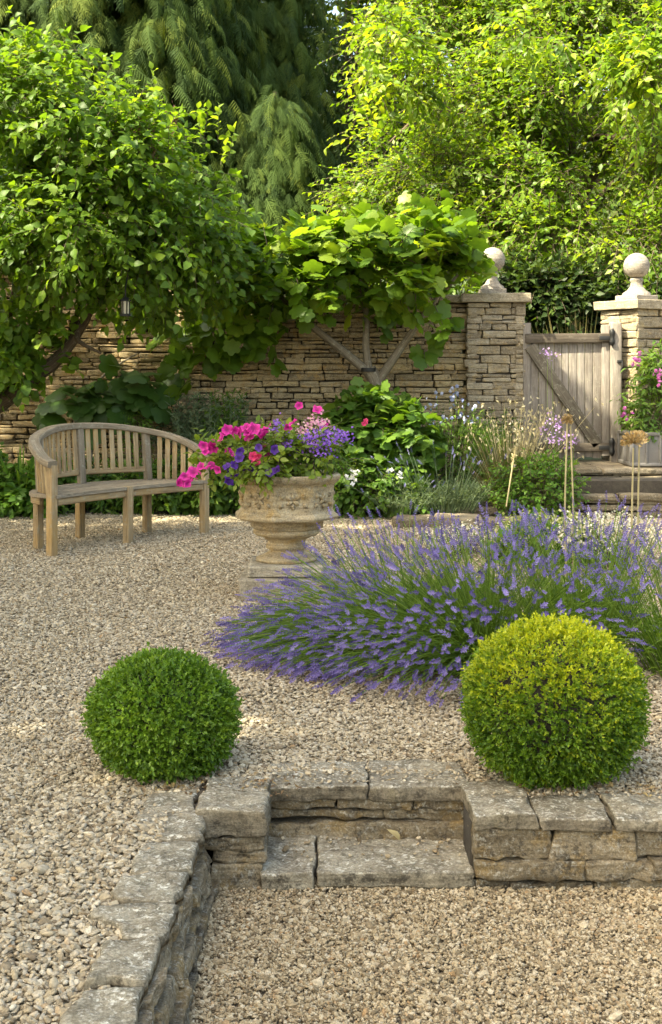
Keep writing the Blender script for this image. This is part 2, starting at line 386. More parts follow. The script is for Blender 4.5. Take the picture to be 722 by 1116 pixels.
def pebble_mat(name, stops):
    m, nt, o = new_mat(name); oi = nt.nodes.new('ShaderNodeObjectInfo'); co = nt.nodes.new('ShaderNodeTexCoord').outputs['Object']
    c = ramp(nt, oi.outputs['Random'], stops).outputs[0]
    va = N(nt, 'ShaderNodeVectorMath', operation='ADD'); nt.links.new(co, va.inputs[0]); nt.links.new(oi.outputs['Location'], va.inputs[1])
    n = noise(nt, va.outputs[0], 2.2, 5, .7)
    c = mixc(nt, .6, c, ramp(nt, n, [(.3, (.42, .38, .33)), (.7, (1.35, 1.33, 1.3))]).outputs[0], 'MULTIPLY')
    b = N(nt, 'ShaderNodeBsdfPrincipled', Roughness=.85); b.inputs['Specular IOR Level'].default_value = .25; nt.links.new(c, b.inputs['Base Color'])
    nt.links.new(b.outputs[0], o.inputs[0]); return m
def plain_mat(name, col, rough=.6, metal=0.):
    m, nt, o = new_mat(name); b = N(nt, 'ShaderNodeBsdfPrincipled', Roughness=rough, Metallic=metal)
    co = nt.nodes.new('ShaderNodeTexCoord').outputs['Object']; n = noise(nt, co, 60, 4)
    c = mixc(nt, n, tuple(x * .75 for x in col), tuple(min(1, x * 1.25) for x in col)); nt.links.new(c, b.inputs['Base Color'])
    nt.links.new(b.outputs[0], o.inputs[0]); return m

M = {}
M['gravel_base'] = ground_mat('gravel_base', [(.3, (.10, .08, .055)), (.5, (.20, .16, .11)), (.7, (.30, .25, .18))], 30)
M['soil'] = ground_mat('soil', [(.3, (.02, .016, .011)), (.55, (.05, .038, .026)), (.75, (.09, .07, .05))], 22)
M['woodland'] = ground_mat('woodland_floor', [(.3, (.012, .022, .006)), (.55, (.03, .05, .012)), (.75, (.06, .07, .025))], 4)
M['pebble'] = pebble_mat('pebble', [(0, (.17, .13, .085)), (.16, (.28, .225, .145)), (.34, (.37, .305, .205)), (.54, (.44, .37, .255)), (.7, (.39, .34, .26)), (.86, (.48, .41, .295)), (.97, (.58, .52, .40)), (1, (.32, .205, .10))])
M['chip'] = pebble_mat('stone_chip', [(0, (.12, .09, .055)), (.2, (.26, .20, .12)), (.45, (.36, .285, .175)), (.7, (.43, .355, .235)), (.9, (.52, .445, .32)), (1, (.32, .205, .10))])
M['drystone'] = stone_mat('drystone', [(.12, (.14, .105, .065)), (.3, (.29, .225, .135)), (.5, (.40, .315, .19)), (.7, (.47, .36, .20)), (.9, (.53, .45, .31))], 7, .35, (.52, .48, .39), .55, .9, ochre=(.44, .27, .085))
M['mortar'] = ground_mat('mortar', [(.3, (.02, .016, .012)), (.6, (.06, .05, .036)), (.8, (.10, .08, .055))], 25)
M['pier'] = stone_mat('pier_stone', [(.12, (.15, .12, .08)), (.3, (.25, .20, .135)), (.55, (.32, .265, .18)), (.85, (.40, .34, .25))], 7, .35, (.52, .50, .44), .45, .7, ochre=(.44, .32, .15))
M['cap'] = stone_mat('dressed_stone', [(.1, (.25, .21, .14)), (.5, (.33, .28, .20)), (.9, (.40, .35, .26))], 5, .3, (.56, .54, .48), .4, .35)
M['ball'] = stone_mat('weathered_ball_stone', [(.1, (.17, .15, .125)), (.5, (.27, .24, .205)), (.9, (.35, .315, .27))], 9, .5, (.40, .375, .33), .5, .35)
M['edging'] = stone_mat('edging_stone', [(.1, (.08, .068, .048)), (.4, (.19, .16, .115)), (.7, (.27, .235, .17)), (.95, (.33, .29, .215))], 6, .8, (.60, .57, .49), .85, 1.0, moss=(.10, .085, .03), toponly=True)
M['rubble'] = stone_mat('rubble_stone', [(.1, (.075, .06, .042)), (.4, (.165, .132, .085)), (.7, (.23, .185, .12)), (.95, (.30, .245, .165))], 7, .5, (.40, .38, .32), .75, .9, ochre=(.26, .17, .06))
M['urn'] = stone_mat('urn_stone', [(.1, (.30, .235, .14)), (.4, (.40, .31, .185)), (.7, (.47, .38, .25)), (.95, (.54, .46, .34))], 5, .35, (.42, .40, .35), .35, .4, ochre=(.44, .28, .09))
M['plinth'] = stone_mat('plinth_stone', [(.1, (.28, .24, .175)), (.5, (.37, .32, .24)), (.9, (.45, .40, .31))], 6, .5, (.42, .40, .36), .5, .5)
M['paving'] = stone_mat('paving_stone', [(.1, (.13, .105, .07)), (.5, (.22, .18, .12)), (.9, (.30, .25, .18))], 5, .3, (.36, .34, .28), .7, .8)
M['teak'] = wood_mat('weathered_teak', [(.25, (.16, .11, .06)), (.5, (.33, .24, .135)), (.75, (.50, .385, .22))], .55, (.45, .29, .11))
M['teak_grey'] = wood_mat('grey_teak', [(.25, (.15, .12, .08)), (.5, (.28, .23, .165)), (.75, (.40, .34, .26))], .6)
M['oak'] = wood_mat('silvered_oak', [(.25, (.13, .108, .088)), (.5, (.24, .21, .18)), (.75, (.35, .315, .28))], .35)
M['oak_mid'] = wood_mat('mossy_oak', [(.25, (.07, .058, .042)), (.5, (.15, .128, .098)), (.75, (.24, .21, .165))], .5)
M['oak_dark'] = wood_mat('dark_oak', [(.25, (.05, .04, .03)), (.5, (.11, .09, .07)), (.75, (.19, .16, .13))], .2)
M['iron'] = plain_mat('black_iron', (.02, .02, .02), .55, .4)
M['lead'] = plain_mat('lead_grey', (.17, .16, .15), .55, .2)
M['bark_fig'] = wood_mat('fig_bark', [(.25, (.11, .09, .065)), (.5, (.24, .205, .155)), (.75, (.36, .32, .26))], .6)
M['bark'] = wood_mat('brown_bark', [(.25, (.045, .032, .022)), (.5, (.11, .08, .05)), (.75, (.19, .145, .10))], .25)
M['twig'] = plain_mat('twig', (.09, .065, .04), .8)
M['lilac'] = leaf_mat('lilac_leaf', (.05, .105, .012), (.105, .195, .021), (.20, .29, .038), .5, .5)
M['fig'] = leaf_mat('fig_leaf', (.06, .12, .015), (.11, .20, .022), (.21, .285, .035), .5, .42)
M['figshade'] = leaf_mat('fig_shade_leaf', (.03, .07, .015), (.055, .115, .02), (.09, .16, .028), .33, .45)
M['beech'] = leaf_mat('beech_leaf', (.06, .125, .012), (.12, .21, .018), (.225, .295, .032), .5, .45)
M['conifer'] = leaf_mat('conifer_needle', (.016, .04, .005), (.042, .078, .009), (.11, .145, .018), .2, .85)
M['darkleaf'] = leaf_mat('dark_leaf', (.013, .03, .006), (.026, .052, .010), (.07, .11, .016), .35, .55)
M['woodleaf'] = leaf_mat('wood_leaf', (.035, .06, .01), (.07, .11, .015), (.14, .18, .025), .45, .5)
M['box'] = leaf_mat('box_leaf', (.04, .10, .011), (.105, .195, .018), (.22, .32, .04), .3, .38)
M['boxgold'] = leaf_mat('box_new_growth', (.04, .10, .010), (.125, .215, .014), (.46, .48, .028), .32, .42)
M['lavstem'] = leaf_mat('lavender_stem', (.085, .165, .020), (.16, .265, .032), (.24, .34, .06), .35, .6)
M['lavender'] = petal_mat('lavender_flower', (.085, .065, .20), (.21, .16, .43), (.37, .30, .62), .3)
M['catmint'] = petal_mat('catmint_flower', (.12, .12, .28), (.24, .23, .44), (.38, .36, .56), .2)
M['herb'] = leaf_mat('herb_leaf', (.045, .10, .014), (.09, .175, .024), (.16, .25, .04), .4, .5)
M['herblight'] = leaf_mat('light_herb_leaf', (.05, .12, .016), (.09, .19, .022), (.16, .27, .04), .4, .5)
M['greyleaf'] = leaf_mat('grey_herb_leaf', (.06, .10, .05), (.115, .165, .085), (.19, .24, .14), .28, .6)
M['urnleaf'] = leaf_mat('petunia_leaf', (.09, .15, .02), (.17, .25, .03), (.28, .34, .07), .4, .5)
M['chartreuse'] = leaf_mat('chartreuse_flower', (.22, .25, .05), (.38, .40, .10), (.55, .55, .28), .3, .6, (1.2, 1.2, .8))
M['straw'] = petal_mat('straw', (.26, .20, .08), (.44, .36, .17), (.62, .54, .32), .3)
M['grassbrown'] = petal_mat('grass_brown', (.07, .085, .02), (.15, .13, .04), (.26, .20, .08), .3)
M['cream'] = petal_mat('cream_petal', (.50, .44, .27), (.68, .62, .44), (.80, .76, .62), .3)
M['oat'] = petal_mat('oat_seed', (.42, .35, .17), (.58, .50, .29), (.70, .62, .42), .35)
M['magenta'] = petal_mat('magenta_petal', (.28, .0, .12), (.66, .015, .30), (.82, .06, .44), .3)
M['redpink'] = petal_mat('redpink_petal', (.65, .02, .10), (.75, .04, .16), (.8, .08, .22), .3)
M['darkpurple'] = petal_mat('dark_purple_petal', (.035, .008, .12), (.08, .015, .25), (.12, .03, .35), .25)
M['violet'] = petal_mat('violet_petal', (.16, .05, .42), (.26, .10, .55), (.38, .18, .65), .3)
M['pink'] = petal_mat('pink_petal', (.55, .20, .36), (.70, .32, .45), (.80, .55, .50), .3)
M['orchid'] = petal_mat('orchid_pink_petal', (.40, .06, .30), (.55, .12, .40), (.66, .25, .52), .3)
M['mauve'] = petal_mat('mauve_petal', (.38, .20, .50), (.50, .30, .62), (.6, .42, .7), .3)
M['paleblue'] = petal_mat('pale_blue_petal', (.20, .24, .46), (.32, .36, .56), (.48, .50, .66), .3)
M['white'] = petal_mat('white_petal', (.4, .4, .38), (.52, .52, .5), (.66, .66, .64), .3)
M['seed'] = petal_mat('seed_head_brown', (.07, .03, .02), (.14, .06, .04), (.22, .11, .07), .1)
M['drybract'] = petal_mat('dry_allium', (.30, .18, .06), (.46, .31, .12), (.58, .44, .22), .25)
m, nt, o_ = new_mat('lantern_glass'); b_ = N(nt, 'ShaderNodeBsdfPrincipled', Roughness=.25); b_.inputs['Base Color'].default_value = (.62, .58, .44, 1); b_.inputs['Transmission Weight'].default_value = .35; nt.links.new(b_.outputs[0], o_.inputs[0]); M['glass'] = m

# ------------------------------------------------------------------ setting: ground
LOW = -.215
def sheet(name, quads, mat, label, sub=None):
    mb = MB()
    for q in quads: mb.add(q, [(0, 1, 2, 3)])
    o = mb.build(name, mat, smooth=False); tag(o, label, None, None, 'structure'); return o
sheet('upper_gravel_ground', [[(-40, 4.3, -.012), (40, 4.3, -.012), (40, 13.45, -.012), (-40, 13.45, -.012)], [(-.47, 4.0, -.012), (-.21, 4.0, -.012), (-.21, 4.3, -.012), (-.47, 4.3, -.012)], [(.45, 3.97, -.012), (40, 3.97, -.012), (40, 4.3, -.012), (.45, 4.3, -.012)],
                              [(-40, -20, -.012), (-.47, -20, -.012), (-.47, 4.3, -.012), (-40, 4.3, -.012)]], M['gravel_base'], 'pale compacted gravel under the loose stones of the upper terrace')
sheet('lower_gravel_ground', [[(-.47, -20, LOW - .012), (40, -20, LOW - .012), (40, 4.0, LOW - .012), (-.47, 4.0, LOW - .012)]], M['gravel_base'], 'pale compacted gravel floor of the sunken lower terrace')
# flower bed soil (raised a little)
def bed_mesh():
    mb = MB(); xs = np.linspace(-6, 2.05, 90); ys = np.linspace(0, 1, 8)
    edge = 12.05 - .5 * np.exp(-((xs - 1.2) / .8) ** 2) + .06 * np.sin(xs * 5)
    V = np.array([[x, e + (13.5 - e) * t, .01 + .07 * min(1, t * 3) + .02 * math.sin(x * 7 + t * 9)] for x, e in zip(xs, edge) for t in ys])
    k = len(ys); Fc = [(i * k + j, (i + 1) * k + j, (i + 1) * k + j + 1, i * k + j + 1) for i in range(len(xs) - 1) for j in range(k - 1)]
    mb.add(V, Fc); return mb
tag(bed_mesh().build('flower_bed_soil', M['soil']), 'dark soil of the flower bed along the wall', None, None, 'structure')
def hill():
    mb = MB(); xs = np.linspace(-60, 60, 41); ys = np.concatenate([[13.48], np.linspace(14, 90, 30)])
    V = np.array([[x, y, .40 + max(0, y - 24) * .30 + .25 * math.sin(x * .3 + y * .2)*(y > 15)] for y in ys for x in xs]); k = len(xs)
    mb.add(V, [(j * k + i, j * k + i + 1, (j + 1) * k + i + 1, (j + 1) * k + i) for j in range(len(ys) - 1) for i in range(k - 1)])
    return mb
tag(hill().build('woodland_ground', M['woodland']), 'dark ground rising behind the garden wall', None, None, 'structure')

# ------------------------------------------------------------------ gravel stones (stuff, instanced)
def pebble_collection(name, n, flat, sub, mat, seed, smooth=True, rough=.35):
    col = bpy.data.collections.new(name)
    import bmesh
    for i in range(n):
        bm = bmesh.new(); bmesh.ops.create_icosphere(bm, subdivisions=sub, radius=1)
        V = np.array([v.co[:] for v in bm.verts]); off = rng.uniform(-40, 40, 3)
        V = V * (1 + rough * fbm(V * 1.1 + off, seed + i, 2)[:, None])
        V = np.sign(V) * np.abs(V) ** .85 * np.array([1, rng.uniform(.6, .85), rng.uniform(*flat)])
        for v, c in zip(bm.verts, V): v.co = c
        me = bpy.data.meshes.new(name); bm.to_mesh(me); bm.free()
        for p in me.polygons: p.use_smooth = smooth
        me.materials.append(mat); col.objects.link(bpy.data.objects.new('%s_stone' % name, me))
    return col
def faceted(col):
    for k, o in enumerate(col.objects):
        if k % 2:
            for p in o.data.polygons: p.use_smooth = False
def scatter(name, pts, rot, scl, idx, col, label):
    me = bpy.data.meshes.new(name); me.vertices.add(len(pts)); me.vertices.foreach_set('co', pts.astype(np.float32).ravel())
    a = me.attributes.new('rot', 'FLOAT_VECTOR', 'POINT'); a.data.foreach_set('vector', rot.astype(np.float32).ravel())
    a = me.attributes.new('scl', 'FLOAT', 'POINT'); a.data.foreach_set('value', scl.astype(np.float32))
    a = me.attributes.new('idx', 'INT', 'POINT'); a.data.foreach_set('value', idx.astype(np.int32))
    o = bpy.data.objects.new(name, me); COL.objects.link(o)
    ng = bpy.data.node_groups.new(name, 'GeometryNodeTree')
    ng.interface.new_socket('Geometry', in_out='INPUT', socket_type='NodeSocketGeometry'); ng.interface.new_socket('Geometry', in_out='OUTPUT', socket_type='NodeSocketGeometry')
    gi = ng.nodes.new('NodeGroupInput'); go = ng.nodes.new('NodeGroupOutput')
    ci = ng.nodes.new('GeometryNodeCollectionInfo'); ci.inputs[0].default_value = col; ci.inputs[1].default_value = True; ci.inputs[2].default_value = True
    ip = ng.nodes.new('GeometryNodeInstanceOnPoints'); ip.inputs['Pick Instance'].default_value = True
    def na(n, t):
        x = ng.nodes.new('GeometryNodeInputNamedAttribute'); x.data_type = t; x.inputs[0].default_value = n; return x.outputs[0]
    e = ng.nodes.new('FunctionNodeEulerToRotation'); ng.links.new(na('rot', 'FLOAT_VECTOR'), e.inputs[0])
    L = ng.links.new; L(gi.outputs[0], ip.inputs['Points']); L(ci.outputs[0], ip.inputs['Instance']); L(na('idx', 'INT'), ip.inputs['Instance Index'])
    L(e.outputs[0], ip.inputs['Rotation']); L(na('scl', 'FLOAT'), ip.inputs['Scale']); L(ip.outputs[0], go.inputs[0])
    md = o.modifiers.new('scatter', 'NODES'); md.node_group = ng
    return tag(o, label, None, None, 'stuff')
PEB = pebble_collection('pebble', 14, (.28, .55), 2, M['pebble'], 100, True, .7); faceted(PEB)
CHIP = pebble_collection('chip', 12, (.38, .7), 1, M['chip'], 300, False, .5)
def upper_points():
    out = []
    for y0, y1, dens in ((2.3, 5.0, 15500), (5.0, 8.0, 12000), (8.0, 12.6, 7500)):
        hw = .258 * y1 + .45; n = int(dens * 2 * hw * (y1 - y0))
        x = rng.uniform(-hw, hw, n); y = rng.uniform(y0, y1, n)
        k = (np.abs(x) < .258 * y + .45) & ((y > 4.02) | (x < -.44))
        bedge = 12.05 - .5 * np.exp(-((x - 1.2) / .8) ** 2) + .06 * np.sin(x * 5)
        k &= y < bedge + .12
        k &= ~((y > 11.72) & (x > 2.02))
        out.append(np.stack([x[k], y[k]], 1))
    return np.concatenate(out)
xy = upper_points(); n = len(xy)
size = .0067 * np.exp(rng.normal(size=n) * .31) * (1 + .14 * np.clip((4.9 - xy[:, 1]) / 1.2, 0, 1) * np.clip((-.1 - xy[:, 0]) / .3, 0, 1))
# caps and tread are kept mostly clear of stones
z = rng.uniform(-.006, .010, n) + .012 * fbm(np.stack([xy[:, 0] * 2.2, xy[:, 1] * 2.2, xy[:, 0] * 0], 1), 77)
rot = np.stack([rng.normal(size=n) * .35, rng.normal(size=n) * .35, rng.uniform(0, 6.28, n)], 1)
clear = ((xy[:, 0] < -.40) & (xy[:, 0] > -.485) & (xy[:, 1] < 3.86)) | ((xy[:, 1] < 4.22) & (xy[:, 0] > -.43) & (xy[:, 0] < -.19)) | ((xy[:, 1] < 4.3) & (xy[:, 0] > -.2) & (xy[:, 0] < .43)) | ((xy[:, 1] < 4.08) & (xy[:, 0] > .43))
on = clear & (xy[:, 1] > 3.92) & (rng.random(n) < .07) & ~((xy[:, 1] < 4.17) & (xy[:, 0] > -.2) & (xy[:, 0] < .43)); z[on] = .018; size[on] *= .75
keep = ~clear | on
scatter('upper_gravel', np.stack([xy[keep, 0], xy[keep, 1], z[keep]], 1), rot[keep], size[keep], rng.integers(0, 14, keep.sum()), PEB, 'loose pale tan gravel stones spread over the upper terrace')
n = 86000
lx = rng.uniform(-.40, 1.6, n); ly = rng.uniform(2.6, 3.93, n)
lz = LOW + rng.uniform(-.006, .006, n); lx[:70] = rng.uniform(-.2, .42, 70); ly[:70] = 4.14 - .2 * rng.random(70) ** 2; lz[:70] = -.153
scatter('lower_gravel', np.stack([lx, ly, lz], 1), np.stack([rng.normal(size=n) * .4, rng.normal(size=n) * .4, rng.uniform(0, 6.28, n)], 1),
        .0049 * np.exp(rng.normal(size=n) * .36), rng.integers(0, 12, n), CHIP, 'fine honey coloured gravel chippings on the sunken terrace floor')

n = 420; c = np.array([[-.42, 4.12], [1.05, 4.10], [.75, 4.1], [-.3, 4.16]])[rng.integers(0, 4, n)] + rng.normal(size=(n, 2)) * [.16, .07]
c[300:] = np.stack([rng.uniform(-2.4, 2.2, 120), rng.uniform(4.2, 11, 120)], 1); c = c[c[:, 1] > 4.04]; mb = MB()
mb.inst(leaf8(.5, .15, .3), frames(rng.normal(size=(len(c), 3)) * [1, 1, .25], np.array([0, 0, 1.]) + rng.normal(size=(len(c), 3)) * .5) * rng.uniform(.009, .026, (len(c), 1, 1)), np.concatenate([c, rng.uniform(.012, .022, (len(c), 1))], 1), rng.random(len(c)))
tag(mb.build('leaf_litter', petal_mat('dead_leaf', (.08, .045, .02), (.20, .12, .05), (.34, .25, .10), .2)), 'dry brown leaf litter lying on the gravel round the box balls', None, None, 'stuff')
# ------------------------------------------------------------------ dry stone walls
T_ST = None
def drystone(mb, x0, x1, z0, z1, yf, R=None, org=(0, 0, 0), hr=(.04, .10), wr=(.10, .42), depth=.16, rough=.010, ends=0):
    z = z0
    while z < z1 - .015:
        h = min(rng.uniform(*hr), z1 - z)
        if z1 - z - h < hr[0] * .6: h = z1 - z
        x = x0 - rng.uniform(0, .1) * (1 - ends); zz = z
        while x < x1 - .02:
            w = rng.uniform(*wr) * (.6 + h * 6); w = min(w, x1 - x) if ends else w
            if ends and x1 - x - w < .06: w = x1 - x
            hs = [(0, h)]
            if h > .085 and rng.random() < .35: hs = [(0, h * .45), (h * .45, h)]
            for a, b in hs:
                yo = rng.normal() * .010
                stone(mb, (x + .004, yf + yo, zz + a + .003), (x + w - .004, yf + depth, zz + b - .003), r=.012, rough=rough, skew=.008, seg=(3, 1, 1), R=R, org=org, nf=14.)
            x += w
        z += h

WY = 13.3
t = thing('garden_wall', 'long weathered dry stone wall of thin honey coloured courses behind the bench', 'wall', (-1.5, WY, 0))
mb = MB(); drystone(mb, -5.6, -1.55, 0, 2.36, WY, hr=(.032, .078)); drystone(mb, -1.55, 1.36, 0, 2.06, WY, hr=(.032, .078))
mb.build('stone_courses', M['drystone'], t, smooth=True)
mb = MB(); box(mb, (-3.6, WY + .25, 1.17), (4.1, .38, 2.34), r=.01); box(mb, (-.1, WY + .25, 1.02), (2.9, .38, 2.04), r=.01)
mb.build('wall_core', M['mortar'], t)
for a, b, zt in ((-5.6, -1.55, 2.36), (-1.55, 1.36, 2.06)):
    x = a
    while x < b - .05:
        w = min(rng.uniform(.45, .8), b - x)
        mb = MB(); stone(mb, (x + .005, WY - .05, zt + .002), (x + w - .005, WY + .45, zt + .085), r=.014, rough=.010, skew=.008, seg=(6, 4, 2))
        mb.build('coping_stone', M['cap'], t); x += w

# ------------------------------------------------------------------ gate piers
def pier(name, label, cx, cy, a, ztop, rot, ball_r, balld):
    t = thing(name, label, 'gate pier', (cx, cy, 0), 'gate piers with ball finials')
    R = rotz(rot); o = (cx, cy, 0)
    mb = MB()
    for k in range(4):
        drystone(mb, -a / 2, a / 2, 0, ztop, -a / 2, R=R @ rotz(k * math.pi / 2), org=o, hr=(.06, .12), wr=(.12, .34), depth=.10, rough=.008, ends=1)
    mb.build('shaft', M['pier'], t)
    mb = MB(); box(mb, (cx, cy, ztop / 2), (a - .07, a - .07, ztop - .01), R=R); mb.build('shaft_core', M['mortar'], t)
    mb = MB(); stone(mb, (-a / 2 - .055, -a / 2 - .055, ztop + .002), (a / 2 + .055, a / 2 + .055, ztop + .095), r=.008, rough=.004, skew=.004, seg=(8, 8, 3), R=R, org=o)
    mb.build('cap', M['cap'], t)
    f = thing('ball_finial', None, None, (0, 0, 0)); ORIG[f.name] = (cx, cy, 0); f.parent = t
    z0 = ztop + .097; mb = MB()
    stone(mb, (-balld, -balld, z0), (balld, balld, z0 + .06), r=.005, rough=.003, skew=.002, seg=(4, 4, 2), R=R, org=o)
    lathe(mb, [(balld * .98, z0 + .058), (balld * .92, z0 + .085), (balld * .62, z0 + .115), (balld * .42, z0 + .16), (balld * .38, z0 + .20), (balld * .46, z0 + .215), (balld * .40, z0 + .24), (0, z0 + .245)], 32, c=o)
    mb.build('pedestal', M['ball'], f)
    mb = MB(); th = np.linspace(-math.pi / 2, math.pi / 2, 25)
    lathe(mb, [(ball_r * math.cos(x), z0 + .235 + ball_r + ball_r * math.sin(x)) for x in th], 40, c=o, var=.6)
    mb.build('ball', M['ball'], f); return t
pier('gate_pier', 'square stone gate pier left of the gate, with fig leaves reaching its ball', *(P(537, 400, 13.5)[:2]), .60, 2.06, 0.0, .132, .13)
pier('gate_pier', 'stone gate pier right of the gate, turned corner on under a fully visible ball', *(P(694, 400, 13.45)[:2]), .52, 1.99, math.radians(33), .135, .155)
# garden wall continuing right of the gate, outside the frame
t = thing('side_wall', 'dry stone wall running on from the right hand gate pier', 'wall', (5.2, 13.7, 0))
mb = MB(); drystone(mb, 3.45, 7.5, 0, 1.9, 13.62); mb.build('stone_courses', M['drystone'], t)
mb = MB(); box(mb, (5.5, 13.87, .94), (4.0, .38, 1.88)); mb.build('wall_core', M['mortar'], t)

# ------------------------------------------------------------------ wooden gate (closed, between the piers)
GY = 13.22
def gp(px, py, y=GY): return P(px, py, y)
t = thing('garden_gate', 'weathered grey wooden plank gate with a diagonal brace between the stone piers', 'gate', (gp(623, 504)[0], GY, gp(623, 504)[2]))
mb = MB(); edges = [578, 587, 595, 604, 612.5, 620, 629, 637.5, 646, 655.5]
for a, b in zip(edges[:-1], edges[1:]):
    A = gp(a, 369, GY); B = gp(b, 500 - rng.uniform(0, 2), GY)
    box(mb, ((A[0] + B[0]) / 2, GY + rng.uniform(-.002, .002), (A[2] + B[2]) / 2), (B[0] - A[0] - .005, .022, A[2] - B[2]), r=.003, grain=2, var=rng.uniform(.3, .75))
mb.build('plank_panel', M['oak'], t)
def member(name, a, b, w, th, y, mat):
    mb = MB(); A = gp(*a, y); B = gp(*b, y); beam(mb, A, B, th, w, up=(0, 0, 1) if abs(A[0] - B[0]) > .05 else (0, 1, 0), r=.004); return mb.build(name, mat, t)
def upright(name, px0, px1, y0, y1, th, y, mat):
    A = gp(px0, y0, y); B = gp(px1, y1, y); mb = MB(); box(mb, ((A[0] + B[0]) / 2, y, (A[2] + B[2]) / 2), (B[0] - A[0], th, A[2] - B[2]), r=.006, grain=2, var=rng.uniform(.4, .7)); return mb.build(name, mat, t)
upright('stile', 570, 578.6, 352, 502, .05, GY, M['oak'])
upright('stile', 655.6, 664, 354, 497, .05, GY - .012, M['oak'])
member('top_rail', (573, 368.8), (668, 368.2), .095, .04, GY - .04, M['oak_dark'])
member('bottom_rail', (580, 488), (668, 487), .085, .035, GY - .036, M['oak_dark'])
member('brace', (577.5, 377), (652, 485), .115, .035, GY - .036, M['oak_mid'])
for (px, y0, y1) in ((667.5, 358, 377), (667, 477, 497)):
    mb = MB(); A = gp(px, y0, GY - .09); B = gp(px, y1, GY - .09)
    tube(mb, [(A[0], A[1], A[2] - (A[2] - B[2]) * i / 8) for i in range(9)], [.012, .026, .03, .026, .022, .024, .03, .024, .01], 10)
    C = gp(px - 14, (y0 + y1) / 2 + 1, GY - .085); D = gp(px, (y0 + y1) / 2 + 1, GY - .085); beam(mb, C, D, .006, .045)
    mb.build('strap_hinge', M['iron'], t)
mb = MB(); A = gp(676, 394, GY - .08); box(mb, A, (.06, .03, .03)); tube(mb, [A + [.02, -.01, 0], A + [.02, -.02, -.05], A + [.0, -.02, -.09]], [.008, .008, .006], 6); mb.build('latch', M['iron'], t)
t2 = thing('gate_post', 'thick grey oak post at the hinge side of the gate', 'gate post', gp(670, 504, 13.2))
A = gp(664.5, 351, 13.2); B = gp(677, 505, 13.2); mb = MB(); box(mb, ((A[0] + B[0]) / 2, 13.2, (A[2] + B[2]) / 2), (B[0] - A[0], .12, A[2] - B[2]), r=.02, grain=2); mb.build('post', M['oak'], t2)

# ------------------------------------------------------------------ stone steps up to the gate
t = thing('gate_steps', 'two wide rough stone steps leading up to the wooden gate', 'steps', (2.9, 12.3, 0))
mb = MB(); drystone(mb, 2.02, 4.4, 0, .185, 11.78, hr=(.06, .10), wr=(.25, .6), rough=.014); mb.build('riser', M['paving'], t)
mb = MB(); drystone(mb, 2.02, 4.4, .2, .385, 12.36, hr=(.06, .10), wr=(.25, .6), rough=.014); mb.build('riser', M['paving'], t)
for y0, y1, zz in ((11.74, 12.45, .19), (12.32, 13.5, .39)):
    x = 2.0
    while x < 4.3:
        w = rng.uniform(.5, .9); mb = MB(); stone(mb, (x + .004, y0 + rng.uniform(-.02, .02), zz - .03), (x + w - .004, y1, zz + .035), r=.02, rough=.012, skew=.012, seg=(8, 8, 2)); mb.build('tread', M['paving'], t); x += w
mb = MB(); box(mb, (3.2, 12.7, .17), (2.3, 1.5, .33)); mb.build('step_core', M['mortar'], t)
# flat edging stones in front of the bed
for i, (a, b) in enumerate(((428, 474), (476, 528), (531, 585))):
    A = G(a, 576); B = G(b, 576 + i * .6)
    mb = MB(); stone(mb, (A[0], A[1] - .02, -.02), (B[0], A[1] + .30, .085), r=.025, rough=.014, skew=.02, seg=(8, 5, 3))
    o = mb.build('kerb_stone', M['paving'], None, origin=None)
    tag(o, ['short pale kerb stone at the front of the flower bed beside catmint', 'pale kerb stone between two others below the grey catmint clump', 'long pale kerb stone nearest the gate steps'][i], 'kerb stone', 'pale kerb stones edging the bed')

# ------------------------------------------------------------------ sunken terrace: retaining walls and steps
WF = 3.88
t = thing('retaining_wall', 'low retaining wall of big lichen spotted stones right of the steps', 'retaining wall', (1.2, WF, LOW))
mb = MB()
def row(xs, z0, z1, yf, dep=.2, **k):
    for a, b in zip(xs[:-1], xs[1:]):
        stone(mb, (a + .001, yf + rng.uniform(-.010, .010), z0 + .001), (b - .001, yf + dep, z1 - .001), r=.008, rough=.013, skew=.008, seg=(13, 3, 6), nf=17., **k)
X = lambda px: (px - CX) / 361.0
row([X(516), X(602), X(696), X(790), 1.55, 1.9], -.125, -.032, WF + .005)
row([X(518), X(640), X(711), X(800), 1.6, 1.9], -.188, -.125, WF - .008)
row([X(520), X(560), X(650), X(770), 1.5, 1.9], LOW - .06, -.188, WF + .0)
mb.build('wall_stones', M['rubble'], t)
mb = MB(); box(mb, (1.2, WF + .15, -.13), (1.55, .2, .2)); mb.build('wall_core', M['mortar'], t)
for a, b, dp, zt in ((514, 585, .33, .018), (587, 667, .20, .004), (669, 752, .21, .006), (754, 850, .22, .004), (852, 1010, .2, .006)):
    mb = MB(); stone(mb, (X(a), WF - .018, -.034), (X(b), WF + dp, zt), r=.007, rough=.011, skew=.008, seg=(14, 10, 4), nf=15.)
    mb.build('cap_stone', M['edging'], t)

